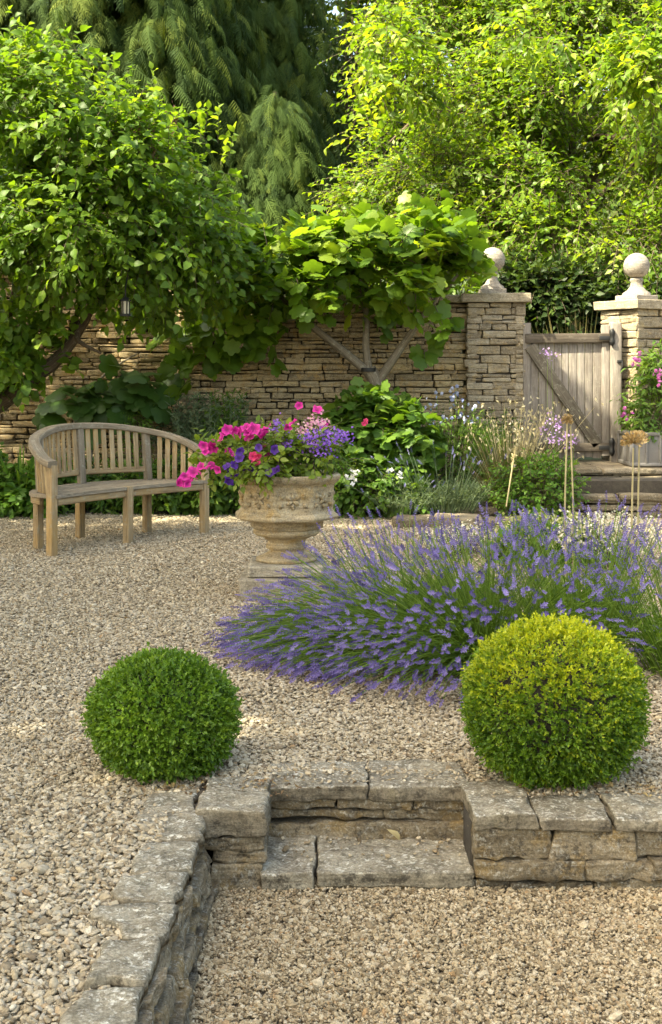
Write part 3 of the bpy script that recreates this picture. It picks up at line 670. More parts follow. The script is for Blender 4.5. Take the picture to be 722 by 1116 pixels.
t = thing('retaining_wall', 'crumbling retaining wall with ragged flat cap stones running towards the viewer on the left', 'retaining wall', (-.42, 3.3, LOW))
mb = MB()
Rw = rotz(math.pi / 2)      # local x -> world y, front (-y local) -> +x world
def wrow(ys, z0, z1, xf, dep=.14):
    for a, b in zip(ys[:-1], ys[1:]):
        xo = rng.uniform(-.012, .012)
        stone(mb, (xf + xo - dep, a + .003, z0 + .002), (xf + xo, b - .003, z1 - .002), r=.006, rough=.013, skew=.012, seg=(3, 13, 5), nf=16.)
ys0 = lambda w: np.concatenate([[1.6], np.sort(1.6 + np.cumsum(rng.uniform(.6, 1.4, 60) * w))]).tolist()
def upto(l, m): 
    r = [v for v in l if v < m - .05]; return r + [m]
wrow(upto(ys0(.22), WF + .02), -.085, -.028, -.392); wrow(upto(ys0(.26), WF + .02), -.14, -.085, -.375)
wrow(upto(ys0(.2), WF + .02), -.185, -.14, -.358); wrow(upto(ys0(.3), WF + .02), LOW - .05, -.185, -.340)
mb.build('wall_stones', M['rubble'], t)
mb = MB(); box(mb, (-.53, 2.75, -.13), (.16, 2.2, .18)); mb.build('wall_core', M['mortar'], t)
def ragged_cap(name, c, zt, zb, mat, par):
    """flat stone from an irregular outline"""
    c = np.asarray(c, float); k = len(c); dense = []
    for i in range(k):
        a, b = c[i], c[(i + 1) % k]; m_ = max(2, int(np.linalg.norm(b - a) / .018))
        dense += [a + (b - a) * j / m_ for j in range(m_)]
    d = np.array(dense); cen = d.mean(0); off = rng.uniform(-30, 30, 3)
    d3 = np.concatenate([d, np.zeros((len(d), 1))], 1)
    d = d + np.stack([fbm(d3 * 22 + off, 4), fbm(d3 * 22 + off, 8)], 1) * .016
    rings = []; lev = [(.0, .0), (.2, 0), (.4, 0), (.6, 0), (.78, 0), (.9, 0.001), (.965, .004), (1.0, .014), (1.0, .028), (.985, .5), (.97, 1)]
    mb = MB(); n = len(d); V = []
    for f, dz in lev:
        q = cen + (d - cen) * f; zz = zt - dz if dz < .3 else zt - (zt - zb) * dz
        q3 = np.concatenate([q, np.zeros((n, 1))], 1)
        h = (fbm(q3 * 12 + off, 31) * .010 + fbm(q3 * 40 + off, 35) * .004) if dz < .3 else 0
        V.append(np.concatenate([q, np.full((n, 1), zz) + np.reshape(h, (-1, 1)) * np.ones((n, 1))], 1))
    V = np.concatenate(V); i = np.arange(len(lev) - 1)[:, None] * n; j = np.arange(n)[None]; j2 = (j + 1) % n
    mb.add(V, np.stack([i + j, i + n + j, i + n + j2, i + j2], -1).reshape(-1, 4), rng.uniform(.3, .9))
    return mb.build(name, mat, par)
def gq(*pts): return [G(x, y, .01)[:2] for x, y in pts]
for q in (((163, 866), (214, 862), (213, 884), (152, 888)), ((150, 886), (222, 884), (222, 914), (190, 916), (147, 915)), ((152, 919), (217, 917), (207, 949), (141, 952)), ((134, 955), (206, 951), (190, 984), (130, 981), (122, 974)),
          ((104, 988), (150, 984), (196, 986), (178, 1020), (136, 1023), (128, 1008), (96, 998)), ((112, 1026), (176, 1022), (160, 1070), (120, 1068), (91, 1074)), ((92, 1078), (158, 1073), (140, 1130), (60, 1125), (66, 1108)), ((58, 1130), (138, 1134), (120, 1200), (20, 1190)), ((18, 1196), (118, 1206), (90, 1330), (-40, 1320))):
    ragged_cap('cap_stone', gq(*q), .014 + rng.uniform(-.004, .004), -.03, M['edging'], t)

t = thing('stone_steps', 'two rough stone steps down between the retaining walls with cracked slab treads', 'steps', (.1, 4.0, LOW))
mb = MB()
for q, z0, z1, y0 in (([X(222) , X(290)], -.098, -.055, WF + .004), ([X(230), X(289)], -.142, -.098, WF + .012), ([X(229), X(287)], LOW - .05, -.142, WF - .0)):
    row(q, z0, z1, y0, .3)
row([X(284), X(345), X(421), X(516)], LOW - .06, -.2, WF + .02, .1)
# riser between tread and landing
s2 = 336.0; X2 = lambda px: (px - CX) / s2
for q, z0, z1, y0 in (([X2(290), X2(368), X2(452), X2(509)], -.074, -.034, 4.166), ([X2(290), X2(420), X2(509)], -.112, -.075, 4.172), ([X2(290), X2(388), X2(509)], -.185, -.113, 4.164)):
    row(q, z0, z1, y0, .15)
mb.build('riser', M['rubble'], t)
mb = MB(); box(mb, (.1, 4.12, -.225), (.60, .35, .08)); box(mb, (.1, 4.34, -.12), (.6, .2, .12)); mb.build('step_core', M['mortar'], t)
for lo, hi, sk in (((X(285), WF - .008, -.213), (X(344), 4.20, -.16), .008), ((X(346), WF - .004, -.212), (X(516), 4.20, -.159), .008)):
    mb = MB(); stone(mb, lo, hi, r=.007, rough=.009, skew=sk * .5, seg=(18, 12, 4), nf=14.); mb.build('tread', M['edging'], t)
for a, b, bk in ((291, 402, 4.40), (403, 510, 4.41)):
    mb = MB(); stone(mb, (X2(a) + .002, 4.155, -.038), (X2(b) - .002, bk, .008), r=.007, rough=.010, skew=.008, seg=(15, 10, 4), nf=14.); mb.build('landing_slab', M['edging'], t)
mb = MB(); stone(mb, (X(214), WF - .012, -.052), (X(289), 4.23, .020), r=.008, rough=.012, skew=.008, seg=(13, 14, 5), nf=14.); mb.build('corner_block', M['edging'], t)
mb = MB(); sprays(mb, np.array([[X(440), 4.1, -.148]]), np.array([[0, -.3, 1.]]), 1, .02, .045, leaf8(.45, .15, .3), 0, vm=.8); tag(mb.build('fallen_leaf', M['straw']), 'dry straw coloured leaf lying upright on the lower step', 'leaf')

# ------------------------------------------------------------------ bench
BC = (-1.543, 10.018, 0); BA = math.atan2(.805, .593)
t = thing('garden_bench', 'weathered curved teak garden bench with slatted back on the gravel', 'bench', BC, rotz=BA, world=False)
half = [(0, .625, .935), (.30, .565, .925), (.56, .445, .885), (.72, .315, .84), (.80, .18, .785), (.835, .06, .725), (.845, -.035, .70)]
railc = np.array([(-x, y, z) for x, y, z in half[::-1][:-1]] + half)
rail = spline(railc, 70)
def sweep(mb, path, w, h, var=.5, r=.3):
    """rectangular rail along a path: w across in plan, h in z (top at path)"""
    path = np.asarray(path); tg = norm(np.gradient(path, axis=0)); sd = norm(np.cross(tg, [0, 0, 1.])); up = np.cross(sd, tg); k = len(path)
    e = .008; sec = [(-w / 2 + e, 0), (w / 2 - e, 0), (w / 2, -e), (w / 2, -h + e), (w / 2 - e, -h), (-w / 2 + e, -h), (-w / 2, -h + e), (-w / 2, -e)]; m_ = len(sec)
    V = np.stack([path + sd * a + up * b for a, b in sec], 1); L = np.concatenate([[0], np.cumsum(np.linalg.norm(np.diff(path, axis=0), axis=1))])
    gc = np.stack([np.repeat(L, m_), np.tile([s_[0] for s_ in sec], k), np.tile([s_[1] for s_ in sec], k)], 1) + rng.uniform(-3, 3, 3)
    i = np.arange(k - 1)[:, None] * m_; j = np.arange(m_)[None]; j2 = (j + 1) % m_
    mb.add(V.reshape(-1, 3), np.stack([i + j, i + m_ + j, i + m_ + j2, i + j2], -1).reshape(-1, 4), var, 0, gc)
    for e_, f in ((0, list(range(m_))), (k - 1, list(range(m_))[::-1])): mb.add(V[e_], [f], var, 0, gc[e_ * m_:(e_ + 1) * m_])
mb = MB(); sweep(mb, rail, .085, .05, .45); mb.build('top_rail', M['teak_grey'], t, smooth=False)
seatback = spline([(-.84, .06, .45), (-.80, .27, .45), (-.62, .45, .45), (-.32, .575, .45), (0, .625, .45), (.32, .575, .45), (.62, .45, .45), (.80, .27, .45), (.84, .06, .45)], 60)
front = np.stack([np.linspace(-.815, .815, 60), -.045 + .075 * (1 - (np.linspace(-1, 1, 60)) ** 2), np.full(60, .45)], 1)
mb = MB()
for k in range(6):
    f0, f1 = k / 6 + .008, (k + 1) / 6 - .008
    A = front * (1 - f0) + seatback * f0; B = front * (1 - f1) + seatback * f1; w = np.linalg.norm(B - A, axis=1)
    V = np.stack([A, B, B - [0, 0, .025], A - [0, 0, .025]], 1); n = 60; i = np.arange(n - 1)[:, None] * 4; j = np.arange(4)[None]; j2 = (j + 1) % 4
    gc = np.stack([np.repeat(A[:, 0], 4), V.reshape(-1, 3)[:, 1], V.reshape(-1, 3)[:, 2]], 1) + rng.uniform(-3, 3, 3)
    mb.add(V.reshape(-1, 3), np.stack([i + j, i + j2, i + 4 + j2, i + 4 + j], -1).reshape(-1, 4), rng.uniform(.3, .6), 0, gc); mb.add(V[0], [(3, 2, 1, 0)]); mb.add(V[-1], [(0, 1, 2, 3)])
mb.build('seat', M['teak_grey'], t, smooth=False)
mb = MB(); sweep(mb, front[1:-1] + [0, .03, -.026], .03, .055, .6); mb.build('front_apron', M['teak'], t, smooth=False)
mb = MB(); sweep(mb, seatback[3:-3] * [.97, .95, 1] + [0, 0, -.026], .03, .055, .5); mb.build('back_apron', M['teak'], t, smooth=False)
for (x, y, zt) in ((-.825, 0.0, .668), (.825, 0.0, .668), (0, .055, .452)):
    mb = MB(); box(mb, (x, y, zt / 2), (.058, .062, zt), r=.004, grain=2, var=.7); mb.build('front_leg', M['teak'], t)
for (x, y, zt) in ((-.585, .425, .86), (0, .60, .90), (.585, .425, .86)):
    mb = MB(); box(mb, (x, y, .225), (.06, .055, .45), r=.004, grain=2, var=.5); mb.build('back_leg', M['teak'], t)
    d = np.array([x * .0, .02, 0]); mb = MB(); beam(mb, np.array([x * .99, y - .02, .448]), np.array([x * .985, y + .012, zt]), .062, .045, up=(0, 1, 0), r=.004, var=.4); mb.build('back_post', M['teak_grey'], t)
inner = spline(railc * [.99, .975, 1], 200)
L = np.concatenate([[0], np.cumsum(np.linalg.norm(np.diff(inner, axis=0), axis=1))]); tot = L[-1]
mb = MB(); ns = 33
for k in range(ns):
    s_ = tot * (k + .7) / (ns + .4); i = min(np.searchsorted(L, s_), 199); p = inner[i]; tgx = norm(inner[min(i + 1, 199)] - inner[max(i - 1, 0)])
    if min(abs(p[0] - c) for c in (-.58, 0, .58)) < .042 and p[1] > .3: continue
    if p[1] < .03: continue
    side = abs(p[0]) > .62
    zb = .452 if side else .545
    tx = math.atan2(tgx[1], tgx[0]); R = rotz(tx)
    a = np.array([p[0] * (.975 if side else .99), p[1] - (.015 if side else .025), zb]); b = np.array([p[0], p[1], p[2] - .045])
    beam(mb, a, b, .04, .014, up=np.array([-math.sin(tx), math.cos(tx), 0]), r=.002, var=rng.uniform(.55, .95))
mb.build('back_slats', M['teak'], t)
k0 = [i for i in range(70) if abs(rail[i][0]) < .60 and rail[i][1] > .35]
low = rail[k0] * [.985, .95, 0] + [0, 0, .56]; mb = MB(); sweep(mb, low, .03, .045, .55); mb.build('back_rail', M['teak'], t, smooth=False)

# ------------------------------------------------------------------ urn on its plinth
UC = np.array([P(312.5, 610, 7.83)[0], 7.83, 0])
t = thing('stone_plinth', 'square grey stone plinth under the urn, half hidden by lavender', 'plinth', UC)
mb = MB(); stone(mb, (-.27, -.27, -.03), (.27, .27, .125), r=.012, rough=.006, skew=.006, seg=(9, 9, 5), org=UC); mb.build('base_block', M['plinth'], t)
mb = MB(); stone(mb, (-.225, -.225, .127), (.225, .225, .20), r=.012, rough=.005, skew=.004, seg=(8, 8, 3), org=UC); mb.build('upper_block', M['plinth'], t)
t = thing('stone_urn', 'large carved octagonal honey stone urn overflowing with petunias', 'urn', UC + [0, 0, .2])
def uz(py): return H - (py - HY) * 7.83 / F
def ur(w): return w / 2 * 7.83 / F
mb = MB()
lathe(mb, [(0.02, .202), (ur(66), .203), (ur(66), uz(607)), (ur(58), uz(606)), (ur(44), uz(602)), (ur(38), uz(599.5)), (ur(37), uz(598)), (ur(44), uz(597)), (ur(45.5), uz(594)), (ur(43), uz(591.5)), (ur(40), uz(590.5)), (ur(42), uz(588)), (ur(52), uz(584.5)), (ur(66), uz(582.5)), (ur(72), uz(580)), (ur(73), uz(577.5)), (ur(70), uz(575.5))], 64, c=(UC[0], UC[1], 0), var=.45)
mb.build('foot', M['urn'], t)
pr = [(ur(70), uz(575.6), .7), (ur(78), uz(574), 1), (ur(80), uz(566), 1), (ur(88), uz(565.5), 1), (ur(108), uz(564), 1), (ur(112), uz(561.5), 1), (ur(111), uz(559), 1), (ur(104), uz(556.5), 1), (ur(100), uz(554), 1), (ur(100.5), uz(540), 1), (ur(102), uz(528), 1),
      (ur(105), uz(526), .8), (ur(110), uz(524), .6), (ur(115), uz(522), .5), (ur(118), uz(519), .5), (ur(118), uz(516.5), .5), (ur(114), uz(515.2), .5), (ur(102), uz(515.4), .5), (ur(99), uz(518), .5), (ur(96), uz(545), .5), (0.01, uz(545), .5)]
mb = MB(); lathe(mb, [p[:2] for p in pr], 96, c=(UC[0], UC[1], 0), facet=[p[2] for p in pr], var=.55)
mb.V[0] = (mb.V[0] - [UC[0], UC[1], 0]) @ rotz(math.radians(10)).T + [UC[0], UC[1], 0]
bowl = mb.build('bowl', M['urn'], t)
mb = MB()       # carved foliage relief on the eight panels
for k in range(8):
    a = math.radians(10) + k * math.pi / 4; nrm_ = np.array([math.cos(a), math.sin(a), 0]); tx = np.array([-math.sin(a), math.cos(a), 0]); ap = ur(100) * math.cos(math.pi / 8) ** .5
    c = UC * [1, 1, 0] + nrm_ * (ap * .985) + [0, 0, uz(541)]
    w = ap * .36
    for (u0, v0, ang, ln_) in [(0, 0, 1.57, .045), (0, 0, .5, .05), (0, 0, 2.64, .05), (0, 0, -.6, .045), (0, 0, -2.5, .045), (0, -.02, -1.57, .035), (.06, .01, 1.2, .035), (-.06, .01, 1.9, .035), (.065, -.02, -1, .03), (-.065, -.02, -2.1, .03)]:
        d = tx * math.cos(ang) + np.array([0, 0, 1]) * math.sin(ang); p0 = c + tx * u0 + np.array([0, 0, v0]); q = [p0 + d * ln_ * f + nrm_ * .012 * math.sin(f * 3) for f in np.linspace(0, 1, 6)]
        tube(mb, q, [.006, .011, .014, .012, .009, .004], 6, var=.5)
    for sg in (-1, 1):
        tube(mb, [c + tx * sg * w * .98 + np.array([0, 0, v]) for v in np.linspace(-.06, .06, 5)], .007, 6, var=.5)
mb.build('carved_relief', M['urn'], bowl)
bpy.data.objects['carved_relief'].location = (0, 0, 0)
mb = MB(); lathe(mb, [(ur(97), uz(519)), (ur(60), uz(516)), (.005, uz(515))], 40, c=(UC[0], UC[1], 0)); mb.build('compost', M['soil'], t)

UT = np.array([UC[0], UC[1], uz(517)])
def trailing(name, label, cat, c, r, h, n, leafmat, leaf, tpl, nst=60, trail=.0, group=None, blobs=None):
    t = thing(name, label, cat, c, group); mb = MB()
    if blobs is None: blobs = [((c[0], c[1], c[2] + h * .45), (r, r, h * .55))]
    p, u = blob_points(blobs, n, .3); sprays(mb, p, u, 6, .09, leaf, tpl, .2, .6, vm=.5, vs=.2, twig=1)
    mb.build('foliage', [leafmat, M['twig']], t); return t
def blossoms(t, name, pts, facing, size, tpl, mat, tube_=None):
    """one object per blossom, sharing a few ruffled meshes"""
    metas = []
    for q in range(5):
        V = tpl[0].copy(); r = np.linalg.norm(V[:, :2], axis=1); a = np.arctan2(V[:, 1], V[:, 0])
        V[:, 2] += (r > .5) * (.10 * np.sin(3 * a + q) + .10 * np.sin(7 * a + 2 * q) - .22 * rng.random() * np.cos(a - q)) + (r > .5) * rng.normal(size=len(V)) * .04
        V[:, :2] *= (1 + (r > .5) * rng.normal(size=len(V)) * .06)[:, None] * np.array([1, rng.uniform(.8, 1)])
        v = np.clip(np.where(r < .05, 0, np.where(r < .5, .22, .72 + .14 * np.cos(5 * a + q) + .12 * rng.normal(size=len(V)))), 0, 1)
        mb = MB(); mb.add(V, tpl[1], v); b = mb.build(name, mat, t); metas.append(b.data); bpy.data.objects.remove(b)
    og = Vector(ORIG[t.name])
    for p, f in zip(pts, facing):
        o = bpy.data.objects.new(name, random.choice(metas)); COL.objects.link(o); o.parent = t
        q = Vector(f).normalized().to_track_quat('Z', 'Y') @ Matrix.Rotation(random.uniform(0, 6.28), 3, 'Z').to_quaternion(); s_ = size * random.uniform(.72, 1.18)
        o.matrix_basis = Matrix.LocRotScale(Vector(p) - og, q, Vector((s_, s_, s_)))
def pf(lst, Y0, jit=.06): return [P(x, y, Y0 + random.uniform(-jit, jit)) for x, y in lst]
def face(n, d=(-.15, -1, .45), j=.5): return [np.array(d) + rng.normal(size=3) * j for _ in range(n)]
# magenta petunia, left and trailing
tm = trailing('petunia_plant', 'bright magenta petunia spilling over the left rim of the urn', 'petunia', UT + [-.17, -.08, 0], .2, .2, 230, M['urnleaf'], .05, LEAF8,
              blobs=[(P(262, 488, 7.7), (.17, .16, .10)), (P(232, 500, 7.66), (.10, .10, .10)), (P(300, 492, 7.65), (.14, .14, .10)), (P(335, 497, 7.68), (.14, .14, .08))])
mg = [(248, 468), (256, 470), (263, 468), (270, 471), (277, 467), (283, 471), (290, 466), (222, 486), (228, 490), (232, 483), (253, 494), (249, 491), (226, 509), (215, 517), (207, 521), (237, 512), (200, 524), (292, 497), (288, 492), (314, 466), (319, 460), (241, 478), (196, 526), (202, 519), (211, 514), (219, 508), (205, 527), (231, 507), (245, 472), (259, 474), (268, 465), (272, 476), (287, 473), (233, 488), (224, 492)]
blossoms(tm, 'blossom', pf(mg, 7.55), face(len(mg)), .037, PETUNIA, M['magenta'])
td = trailing('petunia_plant', 'dark purple petunia hanging over the front rim of the urn', 'petunia', UT + [-.05, -.22, 0], .1, .1, 60, M['urnleaf'], .045, LEAF8,
              blobs=[(P(268, 505, 7.5), (.11, .08, .06)), (P(298, 506, 7.48), (.09, .08, .05))])
dk = [(252, 513), (256, 507), (261, 499), (249, 519), (266, 510), (274, 511), (281, 514), (287, 513), (301, 512), (262, 492), (282, 488), (247, 508), (294, 515), (258, 518), (250, 525), (279, 502), (300, 490)]
blossoms(td, 'blossom', pf(dk, 7.44, .03), face(len(dk)), .032, PETUNIA, M['darkpurple'])
tr = trailing('petunia_plant', 'single red pink petunia between the magenta ones at the front of the urn', 'petunia', UT + [.0, -.2, 0], .06, .08, 16, M['urnleaf'], .045, LEAF8)
blossoms(tr, 'blossom', pf([(279, 503), (281, 498), (276, 497)], 7.43, .02), face(3), .034, PETUNIA, M['redpink'])
tv = trailing('verbena_plant', 'violet blue trailing verbena on the right of the urn', 'verbena', UT + [.15, 0, 0], .22, .2, 150, M['herb'], .045, LEAFN,
              blobs=[(P(322, 492, 7.8), (.2, .15, .1)), (P(352, 492, 7.8), (.14, .14, .1))])
mb = MB(); cl = pf([(302, 470), (309, 478), (313, 486), (322, 486), (330, 487), (337, 485), (342, 487), (349, 470), (352, 478), (356, 485), (361, 472), (366, 478), (372, 474), (378, 478), (357, 491), (346, 492), (305, 464), (333, 478), (318, 478), (340, 477)], 7.62, .08)
pts = np.concatenate([c + rng.normal(size=(28, 3)) * [.028, .024, .020] for c in cl]); mb.inst(FLOWER4, frames(np.array([0, -.6, .8]) + rng.normal(size=(len(pts), 3)) * .5, unit(len(pts))) @ np.array([[1, 0, 0], [0, 0, -1], [0, 1, 0.]]) * .0085, pts, rng.random(len(pts)))
tag(mb.build('flower_clusters', M['violet'], tv), kind='stuff')
tp = trailing('diascia_plant', 'pale pink and apricot flowers standing upright at the back of the urn', 'flowers', UT + [.1, .08, 0], .2, .25, 110, M['urnleaf'], .04, LEAFN,
              blobs=[(P(345, 480, 7.9), (.12, .1, .12)), (P(300, 482, 7.9), (.15, .12, .08)), (P(368, 500, 7.85), (.1, .1, .1))])
mb = MB(); cl = pf([(327, 480), (331, 472), (336, 466), (341, 475), (346, 462), (350, 466), (334, 488), (345, 482), (326, 468), (338, 460), (344, 455), (349, 460), (295, 476), (284, 480), (355, 463)], 7.75, .06)
pts = np.concatenate([c + rng.normal(size=(18, 3)) * [.022, .022, .020] for c in cl]); mb.inst(FLOWER4, frames(np.array([0, -.6, .8]) + rng.normal(size=(len(pts), 3)) * .5, unit(len(pts))) @ np.array([[1, 0, 0], [0, 0, -1], [0, 1, 0.]]) * .009, pts, rng.random(len(pts)))
tag(mb.build('flower_clusters', M['pink'], tp), kind='stuff')
mg2 = [(346, 446), (353, 463), (326, 442)]
blossoms(tp, 'blossom', pf(mg2, 7.8, .005), face(3), .036, PETUNIA, M['magenta'])
for a in np.array(pf(mg2, 7.82, .005)):
    mb = MB(); stems(mb, a[None] - [0, 0, .2], a[None] - [.01, 0, .1], a[None], .003, .002); mb.build('stalk', M['lavstem'], tp)

# ------------------------------------------------------------------ box balls
def box_ball(label, px, Y, r, rz, mat, n, leaf, gold, zc):
    c = np.array([(px - CX) * Y / F, Y, zc]); t = thing('box_ball', label, 'topiary', (c[0], c[1], 0), 'clipped box balls')
    u = unit(n); u = u[u[:, 2] > -.93]; n = len(u)
    bump = 1 + .07 * fbm(u * 1.8 + px, 3) + .05 * fbm(u * 5 + px, 6)
    p = c + u * np.array([r, r, rz]) * (bump * rng.uniform(.86, .985, n) + np.where(rng.random(n) < .03, .045, 0))[:, None]; k = (p[:, 2] > .0) & (vnoise(u * 4.5 + px, 15) > .16); p, u = p[k], u[k]
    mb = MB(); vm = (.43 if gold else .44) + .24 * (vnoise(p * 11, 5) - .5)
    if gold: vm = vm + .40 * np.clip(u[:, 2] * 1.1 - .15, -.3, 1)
    vm = vm[:, None]
    L = 7; d = norm(u + rng.normal(size=u.shape) * .38 + [0, 0, .12]); tt = np.linspace(0, 1, L); ln = leaf * 2.3 * rng.uniform(.7, 1.25, len(p))
    pos = p[:, None] + d[:, None] * (ln[:, None, None] * tt[None, :, None])
    rv = norm(np.cross(d[:, None], rng.normal(size=(len(p), L, 3)))); ld = norm(d[:, None] * (.25 + .55 * tt[None, :, None]) + rv * (.95 - .45 * tt[None, :, None]))
    M_ = frames(ld.reshape(-1, 3), (d[:, None] + .5 * rng.normal(size=(len(p), L, 3))).reshape(-1, 3)) * (leaf * rng.uniform(.7, 1.2, len(p) * L))[:, None, None]
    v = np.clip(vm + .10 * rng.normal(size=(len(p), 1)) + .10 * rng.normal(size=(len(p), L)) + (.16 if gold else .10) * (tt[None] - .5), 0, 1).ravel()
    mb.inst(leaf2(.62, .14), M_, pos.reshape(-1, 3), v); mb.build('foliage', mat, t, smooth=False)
    mb = MB(); th = np.linspace(-1.3, 1.57, 14); lathe(mb, [(max(.001, r * .80 * math.cos(x)), zc + rz * .80 * math.sin(x)) for x in th], 32, c=(c[0], c[1], 0)); mb.build('dark_core', M['mortar'], t)  # added dark sphere closes the ball; its colour stands in for inner shade
    mb = MB(); tube(mb, [(c[0], c[1], -.02), (c[0], c[1], zc * .6)], [.02, .016], 7); mb.build('stem', M['bark'], t)
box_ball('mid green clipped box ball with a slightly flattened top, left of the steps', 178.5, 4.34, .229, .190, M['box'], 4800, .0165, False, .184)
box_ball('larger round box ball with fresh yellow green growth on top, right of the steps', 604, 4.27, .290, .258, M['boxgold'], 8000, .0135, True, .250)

# ------------------------------------------------------------------ lavender
def spike_tpl(nw=6, k=6):
    r = np.random.default_rng(5); V = []; Fc = []
    for w in range(nw):
        y = (0, .20, .36, .52, .68, .84)[w]; rr = (.10, .13, .14, .13, .10, .06)[w]
        for j in range(k):
            a = 2 * math.pi * (j + .5 * (w % 2) + r.normal() * .15) / k; cx, cz = math.cos(a), math.sin(a); b = len(V); q = rr * r.uniform(.8, 1.5); yy = y + r.normal() * .025; tw = .035
            V += [(cx * .015, yy - .04, cz * .015), (cx * q * .6 + cz * tw, yy + .05, cz * q * .6 - cx * tw), (cx * q * 1.15, yy + r.uniform(.06, .15), cz * q * 1.15), (cx * q * .6 - cz * tw, yy + .05, cz * q * .6 + cx * tw)]
            Fc += [(b, b + 1, b + 2), (b, b + 2, b + 3)]
    return np.array(V), np.array(Fc)
SPIKE = spike_tpl()
def lavender(label, base, n, length, bias, spread, up, flop, rb=.16, head=.057, fl=M['lavender'], st=M['lavstem'], foliage=260, name='lavender_bush', cat='lavender', group='lavender plants', each=100, gr=0.0025, topz=None):
    base = np.asarray(base, float); t = thing(name, label, cat, base, group)
    a = rng.uniform(0, 2 * np.pi, n); r = np.sqrt(rng.random(n)); disk = np.stack([np.cos(a) * r, np.sin(a) * r, 0 * a], 1)
    P0 = base + disk * rb; d = norm(disk * spread + np.asarray(bias) * rng.uniform(.2, 1.0, (n, 1)) + np.array([0, 0, up]) + rng.normal(size=(n, 3)) * .10)
    ln = length * (rng.uniform(.86, 1.1, n) if flop > .2 else rng.uniform(.74, 1.12, n)); P2 = P0 + d * ln[:, None]; P2[:, 2] -= flop * ln * (1 - d[:, 2]); P1 = P0 + d * ln[:, None] * .5 + np.array([0, 0, .10]) * ln[:, None]
    P2[:, 2] = np.maximum(P2[:, 2], .03 + rng.random(n) * .07)
    mb = MB(); stems(mb, P0, P1, P2, gr, gr * .6, 6, 3, np.clip(.5 + .25 * rng.normal(size=n), 0, 1)); mb.build('stems', st, t)
    tip = norm(norm(P2 - P1) + rng.normal(size=(n, 3)) * .22); k = np.argsort(P2[:, 1]); up_ = unit(n); sz = head * rng.uniform(.65, 1.3, n)
    Mx = frames(tip, up_) * (sz)[:, None, None] * np.array([1.0, 1, 1.0])
    if name == 'lavender_bush':
        sm = MB(); sm.add(SPIKE[0], SPIKE[1], .5); b0 = sm.build('flower_spike', fl, t); me = b0.data; bpy.data.objects.remove(b0)
        metas = []
        for v in (.15, .35, .5, .7, .85):
            m2 = me.copy(); m2.attributes['var'].data.foreach_set('value', np.clip(v + .3 * np.tile([-1.2, 0, 1., 0], len(SPIKE[0]) // 4) + .16 * np.repeat(rng.normal(size=len(SPIKE[0]) // 4), 4), 0, 1).astype(np.float32)); metas.append(m2)
        for i in k[:each]:
            o = bpy.data.objects.new('flower_spike', random.choice(metas)); COL.objects.link(o); o.parent = t
            m4 = Matrix([list(Mx[i][r_]) + [P2[i][r_] - base[r_]] for r_ in range(3)] + [[0, 0, 0, 1]]); o.matrix_basis = m4
        k = k[each:]
    if len(k):
        mb = MB(); mb.inst(SPIKE, Mx[k], P2[k], np.clip(.45 + .28 * rng.normal(size=len(k)), 0, 1)); tag(mb.build('flower_spikes', fl, t), kind='stuff')
    # grey-green leaf mound
    mb = MB(); a = rng.uniform(0, 2 * np.pi, foliage); r = np.sqrt(rng.random(foliage)); dk_ = np.stack([np.cos(a) * r, np.sin(a) * r, 0 * a], 1)
    p = base + dk_ * rb * .9; dd = norm(dk_ * spread * .9 + np.asarray(bias) * .5 + [0, 0, up]); q = p + dd * length * rng.uniform(.25, .6, (foliage, 1)); q[:, 2] = np.maximum(q[:, 2], .03)
    ribbons(mb, p, (p + q) / 2 + [0, 0, .04], q, .006, 5, np.clip(.45 + .2 * rng.normal(size=foliage), 0, 1))
    sprays(mb, (p + q) / 2, dd, 7, length * .25, .045, leaf2(.16), .1, .9, vm=.45, vs=.2)
    mb.build('foliage', st, t)
lavender('lavender clump flopping far out over the gravel towards the box ball on the left', (.27, 6.25, 0), 950, .63, (-.85, -.5, 0), 1.0, .38, .30, .2)
lavender('lavender clump leaning forward between the flopped clump and the right box ball', (.66, 5.86, 0), 850, .66, (-.6, -.6, 0), .95, .50, .28, .2)
lavender('lavender clump standing fairly upright behind the right box ball', (1.12, 5.9, 0), 160, .62, (-.15, -.1, 0), .75, 1.0, .12, .2)
lavender('lavender clump at the right edge of the photograph beside the box ball', (1.62, 5.75, 0), 170, .62, (-.1, -.1, 0), .75, 1.0, .12, .2)
lavender('lavender clump at the back of the row, closest to the urn', (.66, 6.75, 0), 90, .58, (-.35, .0, 0), .85, .85, .15, .2)
lavender('lavender clump at the back of the row, below the dry allium heads', (1.3, 6.6, 0), 120, .62, (.05, .1, 0), .65, 1.15, .1, .2)

